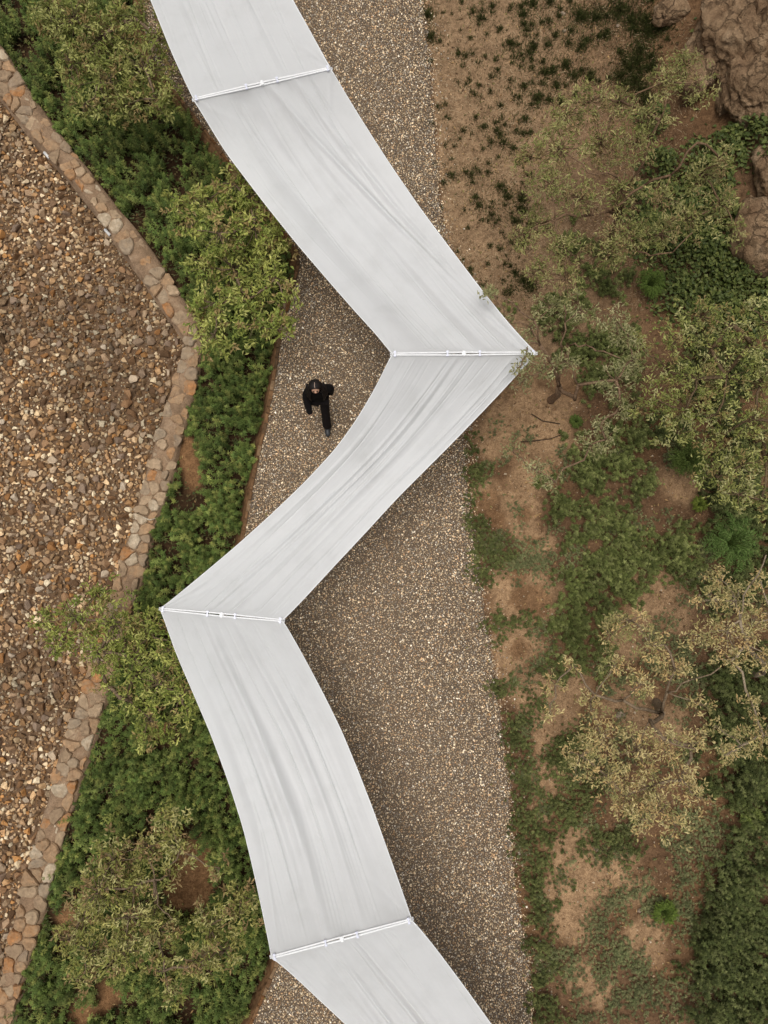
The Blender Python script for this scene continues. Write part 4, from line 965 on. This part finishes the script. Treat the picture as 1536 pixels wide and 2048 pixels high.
def resample(pts, n_):
    pts = np.array(pts, float); dd = np.r_[0, np.cumsum(np.hypot(*np.diff(pts, axis=0).T))]; dd /= dd[-1]
    # smooth (Catmull-Rom like) interpolation of the polyline
    t = np.linspace(0, 1, n_); k = np.linspace(0, 1, 400)
    xs = np.interp(k, dd, pts[:, 0]); ys = np.interp(k, dd, pts[:, 1])
    ker = np.hanning(61); ker /= ker.sum()
    def sm(a_):
        p = np.r_[2 * a_[0] - a_[30:0:-1], a_, 2 * a_[-1] - a_[-2:-32:-1]]; return np.convolve(p, ker, 'valid')
    return np.stack([np.interp(t, k, sm(xs)), np.interp(t, k, sm(ys))], 1)
PANELS = [
 dict(j=0, l=[(150, -345), (228, -165), (302, 0), (345, 108), (388, 200)], r=[(425, -330), (505, -160), (585, 0), (625, 72), (661, 138)], sag=.30, seed=1, name='white fabric panel with faint straight creases beside the bushy dull green tree'),
 dict(j=1, l=[(388, 200), (452, 305), (528, 405), (596, 490), (650, 553), (710, 622), (758, 674), (784, 709)], r=[(661, 138), (715, 228), (775, 322), (835, 410), (890, 484), (955, 570), (1015, 645), (1071, 707)], sag=.55, seed=2, name='long bowed white fabric panel stretching to the crooked tree'),
 dict(j=2, l=[(784, 709), (752, 775), (715, 838), (672, 898), (610, 965), (540, 1032), (470, 1095), (395, 1158), (322, 1218)], r=[(1071, 707), (1015, 770), (958, 830), (900, 890), (845, 945), (790, 1000), (728, 1068), (665, 1135), (610, 1195), (566, 1241)], sag=.50, seed=3, name='narrow diagonal white fabric panel beside the walking person'),
 dict(j=3, l=[(322, 1218), (352, 1305), (388, 1388), (425, 1475), (457, 1562), (487, 1655), (512, 1760), (530, 1845), (544, 1913)], r=[(566, 1241), (604, 1308), (645, 1385), (682, 1460), (715, 1540), (746, 1620), (778, 1710), (803, 1780), (823, 1838)], sag=.55, seed=4, name='white fabric panel with long lengthwise creases beside the planted strip'),
 dict(j=4, l=[(544, 1913), (590, 1953), (640, 2000), (692, 2048), (830, 2190), (960, 2330)], r=[(823, 1838), (862, 1885), (920, 1962), (982, 2048), (1110, 2230), (1240, 2420)], sag=.40, seed=5, name='white fabric panel with slanting folds over gravel, next to the lengthwise-creased panel'),
]
FOLDS = {1: [(.25, .22, .02, -.010), (.55, .5, .03, .014), (.68, .66, .03, .016), (.4, .42, .10, -.02)],
         2: [(.30, .30, .10, -.030), (.18, .62, .07, .022), (.55, .97, .024, .034), (.66, .93, .035, -.022), (.72, .99, .02, .016), (.42, .55, .06, .018), (.35, .4, .14, -.035), (.5, .7, .03, -.010), (.6, .6, .05, .014), (.8, .95, .04, -.014), (.15, .15, .08, .012)],
         3: [(.48, .40, .022, .018), (.50, .52, .018, -.009), (.55, .60, .03, .013), (.42, .32, .02, .010), (.52, .36, .06, -.014), (.62, .7, .04, -.010), (.85, .86, .02, .010), (.15, .12, .03, .010)],
         4: [(.22, .25, .008, .012), (.36, .40, .035, .034), (.50, .56, .008, .012), (.60, .68, .035, .034), (.44, .49, .06, -.026), (.72, .80, .008, .011), (.85, .9, .05, -.02), (.12, .14, .05, -.016), (.29, .33, .03, -.014)],
         5: [(.36, .0, .02, .018), (.42, .10, .02, .026), (.55, .35, .02, .024), (.58, .42, .018, -.018), (.3, .05, .02, .016), (.66, .58, .03, .016), (.2, .02, .025, -.014), (.48, .24, .03, -.016), (.75, .8, .05, .012)]}
NU, NV = 240, 90
for pn in PANELS:
    j = pn['j']; A0, B0, h0 = joints[j]; A1, B1, h1 = joints[j + 1]; rd = np.random.default_rng(pn['seed'] * 7)
    v = np.linspace(0, 1, NV); zz = h0 + (h1 - h0) * v - 4 * pn['sag'] * v * (1 - v)
    lp = resample(pn['l'], NV); rp_ = resample(pn['r'], NV)
    LW = unproj(lp[:, 0], lp[:, 1], zz); RW = unproj(rp_[:, 0], rp_[:, 1], zz)
    u = np.linspace(0, 1, NU); U, Vv = np.meshgrid(u, v)
    G = LW[:, None, :] * (1 - U[..., None]) + RW[:, None, :] * U[..., None]
    env = np.sin(np.pi * Vv)
    dz = -.07 * 4 * U * (1 - U) * env                                        # shallow trough
    edge_env = np.clip(np.minimum(U, 1 - U) / .06, 0, 1)
    hold = np.clip(np.minimum(Vv, 1 - Vv) / .03, 0, 1)
    for (ua, ub, w_, am) in FOLDS[pn['seed']]:
        c_ = ua + (ub - ua) * Vv + .012 * np.sin(Vv * 5 + ua * 9)
        pr_ = .45 + .55 * np.sin(np.pi * np.clip(Vv, 0, 1)) * (.7 + .6 * vnoise(Vv * 3, ua * 10, 1, 3))
        dz += 1.55 * am * np.exp(-((U - c_) / w_) ** 2) * pr_ * edge_env * hold
    for k in range(80):                                                       # fine creases, mostly starting at the bars
        ua = rd.random(); ub = ua + rd.normal(0, .10) + (FOLDS[pn['seed']][0][1] - FOLDS[pn['seed']][0][0]) * .5; w_ = rd.uniform(.003, .009); am = rd.normal(0, .0048)
        v0 = rd.choice([0, 1, rd.random()]); sp_ = rd.uniform(.15, .45)
        c_ = ua + (ub - ua) * Vv
        dz += am * np.exp(-((U - c_) / w_) ** 2) * np.exp(-((Vv - v0) / sp_) ** 2) * edge_env * hold
    for u0 in (0, 1):
        for v0 in (0, 1):
            for k in range(6):
                dv_ = np.abs(Vv - v0); m_ = rd.uniform(.15, 2.2); du = np.abs(U - u0) - m_ * dv_; ds = np.hypot(dv_ * 2.5, np.abs(U - u0))
                dz += rd.uniform(-.008, .010) * np.exp(-(du / (.006 + .035 * ds)) ** 2) * np.exp(-(ds / rd.uniform(.25, .6)) ** 2) * np.clip(ds / .06, 0, 1)
    dz += .05 * (fbm(G[..., 0], G[..., 1], 1.1, pn['seed'] + 40) - .5) * env * edge_env
    G = G.copy(); G[..., 2] += dz
    # pull the ends a little off the joint so each panel wraps its own bar
    dvec = np.array((B0 - A0).normalized()); n0 = np.array([-dvec[1], dvec[0], 0]); dv1 = np.array((B1 - A1).normalized()); n1 = np.array([-dv1[1], dv1[0], 0])
    s0 = np.sign(np.dot(G[NV // 2, NU // 2] - G[0, NU // 2], n0)); s1 = np.sign(np.dot(G[NV // 2, NU // 2] - G[-1, NU // 2], n1))
    f0 = np.exp(-Vv / .02)[..., None]; f1 = np.exp(-(1 - Vv) / .02)[..., None]
    bow0 = (.0135 + .008 * np.clip(1 - np.abs(U - .5) / .5, 0, 1))[..., None]
    G += n0 * s0 * f0 * bow0 + n1 * s1 * f1 * bow0
    G[..., 2] += (.016 * (f0 + f1))[..., 0]
    org = Vector(((A0 + B0) / 2).to_tuple())
    ii = np.arange(NV * NU).reshape(NV, NU); qd = np.stack([ii[:-1, :-1], ii[:-1, 1:], ii[1:, 1:], ii[1:, :-1]], -1).reshape(-1, 4)
    root = empty('fabric_panel', org); tag(root, pn['name'], 'fabric panel', 'fabric panels of the canopy')
    add('cloth', mesh_np('cloth', G - np.array(org), qd[:, ::-1], None, True), M_FAB, root)
    for col_ in (0, NU - 1):
        mb = MB(); mb.tube([Vector(p) - org for p in G[:, col_][:: 2]] + [Vector(G[-1, col_]) - org], .009, 6); mb.build('edge_cord', M_BAR, root, True)
    for row in (0, NV - 1):
        mb = MB(); mb.tube([Vector(p) - org for p in G[row, ::18]] + [Vector(G[row, -1]) - org], .014, 8); mb.build('bar_sleeve', M_BAR, root, True)

# ------------------------------------------------------------------ the walking person
def skinned(name, J, E, mat, parent, sub=2, root=None):
    keys = list(J); me = bpy.data.meshes.new(name)
    me.from_pydata([J[k][0] for k in keys], [(keys.index(a_), keys.index(b_)) for a_, b_ in E], [])
    o = add(name, me, None, parent)
    md = o.modifiers.new('skin', 'SKIN'); md.use_smooth_shade = True
    for i, k in enumerate(keys):
        r_ = J[k][1]; me.skin_vertices[0].data[i].radius = (r_, r_) if not isinstance(r_, tuple) else r_
        me.skin_vertices[0].data[i].use_root = (k == (root or keys[0]))
    s = o.modifiers.new('sub', 'SUBSURF'); s.levels = sub; s.render_levels = sub
    me.materials.append(mat); return o
M_SKIN = plain('skin', srgb(214, 168, 140), .5, .3, .05, 20)
M_BLACK = plain('black_knit', (.010, .009, .009), .9, .12, .3, 60, .3, .005)
M_TROU = plain('black_trousers', (.013, .010, .010), .85, .12, .3, 40)
M_HAIR = plain('dark_hair', (.012, .009, .008), .55, .22, .35, 60)
M_BOOT = plain('boot_leather', (.028, .029, .031), .45, .4, .2, 30)
M_SCALP = plain('parting', srgb(196, 168, 150), .6, .2, .03, 20)
M_LIP = plain('lips', srgb(160, 92, 82), .5, .3, .05, 20)
M_EYE = plain('eye', (.03, .02, .02), .3, .5, .0, 20)
pb = unproj(647, 817, 0.0)
person = empty('person', (pb[0], pb[1], .02), R(4))
tag(person, 'person with long dark centre-parted hair in black sweater, trousers and boots walking on gravel', 'person')
BJ = {'pelvis': ((0, .0, .92), .11), 'waist': ((0, -.01, 1.08), .10), 'chest': ((0, -.02, 1.26), .115), 'neckb': ((0, -.02, 1.40), .055), 'neck': ((0, -.035, 1.455), .045), 'jaw': ((0, -.065, 1.515), .060), 'face': ((0, -.060, 1.575), .078), 'cran': ((0, -.040, 1.625), .080), 'crown': ((0, -.035, 1.665), .045),
      'nose': ((0, -.150, 1.560), .010),
      'shR': ((-.135, .0, 1.365), .05), 'elR': ((-.195, -.04, 1.11), .040), 'wrR': ((-.185, -.20, .925), .028), 'pmR': ((-.178, -.25, .885), (.034, .018)),
      'shL': ((.135, .0, 1.365), .05), 'elL': ((.20, .07, 1.11), .040), 'wrL': ((.20, .08, .90), .028), 'pmL': ((.20, .07, .84), (.034, .018)),
      'hipL': ((.08, .0, .88), .08), 'knL': ((.065, -.21, .50), .055), 'anL': ((.055, -.36, .10), .032), 'toL': ((.055, -.50, .042), .026),
      'hipR': ((-.085, .0, .88), .085), 'knR': ((-.075, .02, .49), .058), 'anR': ((-.07, .34, .17), .032), 'toR': ((-.07, .25, .05), .026)}
def look_up(p, a_=R(12), c_=(0, -.03, 1.48)):
    y_, z_ = p[1] - c_[1], p[2] - c_[2]
    return Vector((p[0], c_[1] + y_ * math.cos(a_) + z_ * math.sin(a_), c_[2] - y_ * math.sin(a_) + z_ * math.cos(a_)))
for k in ('jaw', 'face', 'cran', 'crown', 'nose'): BJ[k] = (tuple(look_up(BJ[k][0])), BJ[k][1])
BE = [('pelvis', 'waist'), ('waist', 'chest'), ('chest', 'neckb'), ('neckb', 'neck'), ('neck', 'jaw'), ('jaw', 'face'), ('face', 'cran'), ('cran', 'crown'), ('face', 'nose'), ('chest', 'shR'), ('shR', 'elR'), ('elR', 'wrR'), ('wrR', 'pmR'), ('chest', 'shL'), ('shL', 'elL'), ('elL', 'wrL'), ('wrL', 'pmL'), ('pelvis', 'hipL'), ('hipL', 'knL'), ('knL', 'anL'), ('anL', 'toL'), ('pelvis', 'hipR'), ('hipR', 'knR'), ('knR', 'anR'), ('anR', 'toR')]
for s, (pm, fd, sd2) in {'R': ((-.178, -.25, .885), (.01, -.045, -.04), (.020, .006, .004)), 'L': ((.20, .07, .84), (.0, -.015, -.055), (.004, .022, -.006))}.items():
    for k in range(4):
        o_ = (k - 1.5) * .95; ln = (.82, 1.0, .94, .74)[k]
        p0 = tuple(pm[i] + sd2[i] * o_ + fd[i] * .35 for i in range(3)); p1 = tuple(p0[i] + fd[i] * .75 * ln for i in range(3)); p2 = tuple(p1[i] + (fd[i] * .55 + (0, .012, -.006)[i]) * ln for i in range(3))
        BJ[f'f{s}{k}a'] = (p0, .0095); BJ[f'f{s}{k}b'] = (p1, .0085); BJ[f'f{s}{k}c'] = (p2, .007)
        BE += [('pm' + s, f'f{s}{k}a'), (f'f{s}{k}a', f'f{s}{k}b'), (f'f{s}{k}b', f'f{s}{k}c')]
    p1 = tuple(pm[i] - sd2[i] * 1.9 - fd[i] * .1 for i in range(3)); p2 = tuple(p1[i] + fd[i] * .7 - sd2[i] * .5 for i in range(3))
    BJ[f't{s}a'] = (p1, .0105); BJ[f't{s}b'] = (p2, .008); BE += [('pm' + s, f't{s}a'), (f't{s}a', f't{s}b')]
skinned('body', BJ, BE, M_SKIN, person)
SJ = {'hem': ((0, .0, .84), (.165, .13)), 'waist': ((0, -.01, 1.02), (.155, .125)), 'chest': ((0, -.015, 1.25), (.165, .125)), 'neckb': ((0, -.02, 1.40), .085), 'col': ((0, -.035, 1.455), .068),
      'shR': ((-.14, .0, 1.355), .085), 'elR': ((-.205, -.04, 1.11), .076), 'wrR': ((-.19, -.21, .92), .062), 'cuR': ((-.175, -.30, .85), .050),
      'shL': ((.14, .0, 1.355), .085), 'elL': ((.215, .07, 1.11), .080), 'wrL': ((.205, .08, .90), .064), 'cuL': ((.20, .06, .78), .052)}
skinned('sweater', SJ, [('hem', 'waist'), ('waist', 'chest'), ('chest', 'neckb'), ('neckb', 'col'), ('chest', 'shR'), ('shR', 'elR'), ('elR', 'wrR'), ('wrR', 'cuR'), ('chest', 'shL'), ('shL', 'elL'), ('elL', 'wrL'), ('wrL', 'cuL')], M_BLACK, person, root='waist')
TJ = {'pel': ((0, .0, .93), (.15, .12)), 'hipL': ((.08, -.01, .86), .10), 'knL': ((.065, -.20, .50), .080), 'heL': ((.056, -.345, .14), .088), 'hfL': ((.056, -.365, .07), .094), 'hipR': ((-.085, .0, .86), .105), 'knR': ((-.075, .02, .49), .084), 'heR': ((-.07, .29, .21), .088), 'hfR': ((-.07, .31, .185), .088)}
skinned('trousers', TJ, [('pel', 'hipL'), ('hipL', 'knL'), ('knL', 'heL'), ('heL', 'hfL'), ('pel', 'hipR'), ('hipR', 'knR'), ('knR', 'heR'), ('heR', 'hfR')], M_TROU, person)
skinned('boot', {'sh': ((.056, -.35, .20), .055), 'he': ((.056, -.375, .062), .058), 'mi': ((.056, -.47, .052), (.056, .050)), 'to': ((.058, -.56, .042), (.050, .040))}, [('sh', 'he'), ('he', 'mi'), ('mi', 'to')], M_BOOT, person)
skinned('boot', {'sh': ((-.07, .33, .24), .052), 'he': ((-.07, .375, .15), .050), 'mi': ((-.07, .30, .085), (.050, .044)), 'to': ((-.07, .22, .04), (.044, .034))}, [('sh', 'he'), ('he', 'mi'), ('mi', 'to')], M_BOOT, person)
# hair: a cap over the skull with long lengths over back and shoulders, open at the face
vs = []; fs = []; nT = 33; rows = []
hc = Vector((0, -.035, 1.585))
for i in range(15):
    t = i / 14
    ring = []
    for k in range(nT):
        th = -math.pi + 2 * math.pi * k / (nT - 1)           # 0 = back (+y), +-pi = front
        front = abs(th) / math.pi
        if t < .42:
            a_ = t / .42 * R(82) ; open_ = R(44)
            aa = a_ if front < .62 else min(a_, R(82) - (R(82) - open_) * float(sstep(.62, .9, np.array(front))))
            r_ = .110 * math.sin(aa); z = .108 * math.cos(aa)
            p = hc + Vector((math.sin(th) * r_, math.cos(th) * r_ * 1.08, z))
        else:
            s = (t - .42) / .58; fmax = .66
            th2 = th if front <= fmax else math.copysign(math.pi * fmax, th)
            wv = 1 + .07 * math.sin(th * 9 + i * .6)
            rx = (.114 + .065 * float(sstep(.15, .9, np.array(s)))) * wv; ry = (.112 + .035 * s) * wv
            z = .015 - .36 * s * (1 - .1 * front)
            p = hc + Vector((math.sin(th2) * rx, math.cos(th2) * ry + .01 * s, z))
        ring.append(len(vs)); vs.append(p)
    rows.append(ring)
for i in range(14):
    for k in range(nT - 1):
        fs.append((rows[i][k], rows[i][k + 1], rows[i + 1][k + 1], rows[i + 1][k]))
for i_ in range(len(vs)):
    w_ = float(sstep(1.36, 1.56, np.array(vs[i_].z))); vs[i_] = vs[i_].lerp(look_up(vs[i_]), w_)
mb = MB(); mb.put(vs, fs)
hair = mb.build('hair', M_HAIR, person, True)
sm_ = hair.modifiers.new('solid', 'SOLIDIFY'); sm_.thickness = .012; sm_.offset = 0
mb = MB()
for s in (-1, 1):                                           # loose locks falling over the chest and shoulder
    for k in range(5):
        x0 = s * (.085 + .012 * k)
        mb.tube([(x0, -.07 + .03 * k, 1.53), (x0 + s * .025, -.10 + .03 * k, 1.44), (x0 + s * .035, -.15 + .02 * k, 1.36), (x0 + s * .02, -.17 + .02 * k, 1.25)], [.018, .020, .017, .006], 6)
lk = mb.build('hair_lock', M_HAIR, hair, True); lk['kind'] = 'stuff'
mb = MB(); pts = []
for i in range(9):
    an = R(-6 + 48 * i / 8); pts.append(look_up(hc + Vector((.002 * math.sin(i), -math.sin(an) * .104 * 1.085, .1155 * math.cos(an) + .0015))))
mb.tube(pts, .0045, 5); mb.build('hair_parting', M_SCALP, hair, True)
for s in (-1, 1):
    mb = MB(); mb.tube([look_up(q_) for q_ in ((s * .030 - .012, -.128, 1.583), (s * .030, -.134, 1.586), (s * .030 + .012, -.128, 1.583))], [.003, .006, .003], 6); mb.build('eye', M_EYE, person, True)
    mb = MB(); mb.tube([look_up(q_) for q_ in ((s * .030 - .017, -.127, 1.602), (s * .030, -.134, 1.606), (s * .030 + .017, -.124, 1.601))], [.002, .004, .002], 5); mb.build('eyebrow', M_HAIR, person, True)
mb = MB(); mb.tube([look_up(q_) for q_ in ((-.020, -.122, 1.528), (0, -.130, 1.529), (.020, -.122, 1.528))], [.003, .006, .003], 6); mb.build('mouth', M_LIP, person, True)

# fallen twigs on the soil and a pale root on the wall
for (pts, lab, c_) in (([(1040, 884), (1068, 882), (1100, 878), (1128, 868)], 'thin dark fallen twig on soil below the crooked tree', (70, 56, 44)), ([(286, 1035), (300, 1040), (312, 1037)], 'pale dry root lying across the stone wall', (196, 182, 160)), ([(1062, 828), (1085, 842), (1120, 848)], 'dark curved fallen twig beside the crooked trunk', (78, 62, 48))):
    P = [Vector(ground_at(x, y)) if x > 800 else Vector(unproj(x, y, ZW + .055)) for x, y in pts]
    o0 = P[0].copy(); mb = MB(); mb.tube([p - o0 + Vector((0, 0, .012)) for p in P], [.011, .012, .010, .006][:len(P)], 6)
    tag(mb.build('fallen_twig', bark(str(c_), c_), None, True, o0), lab, 'twig')
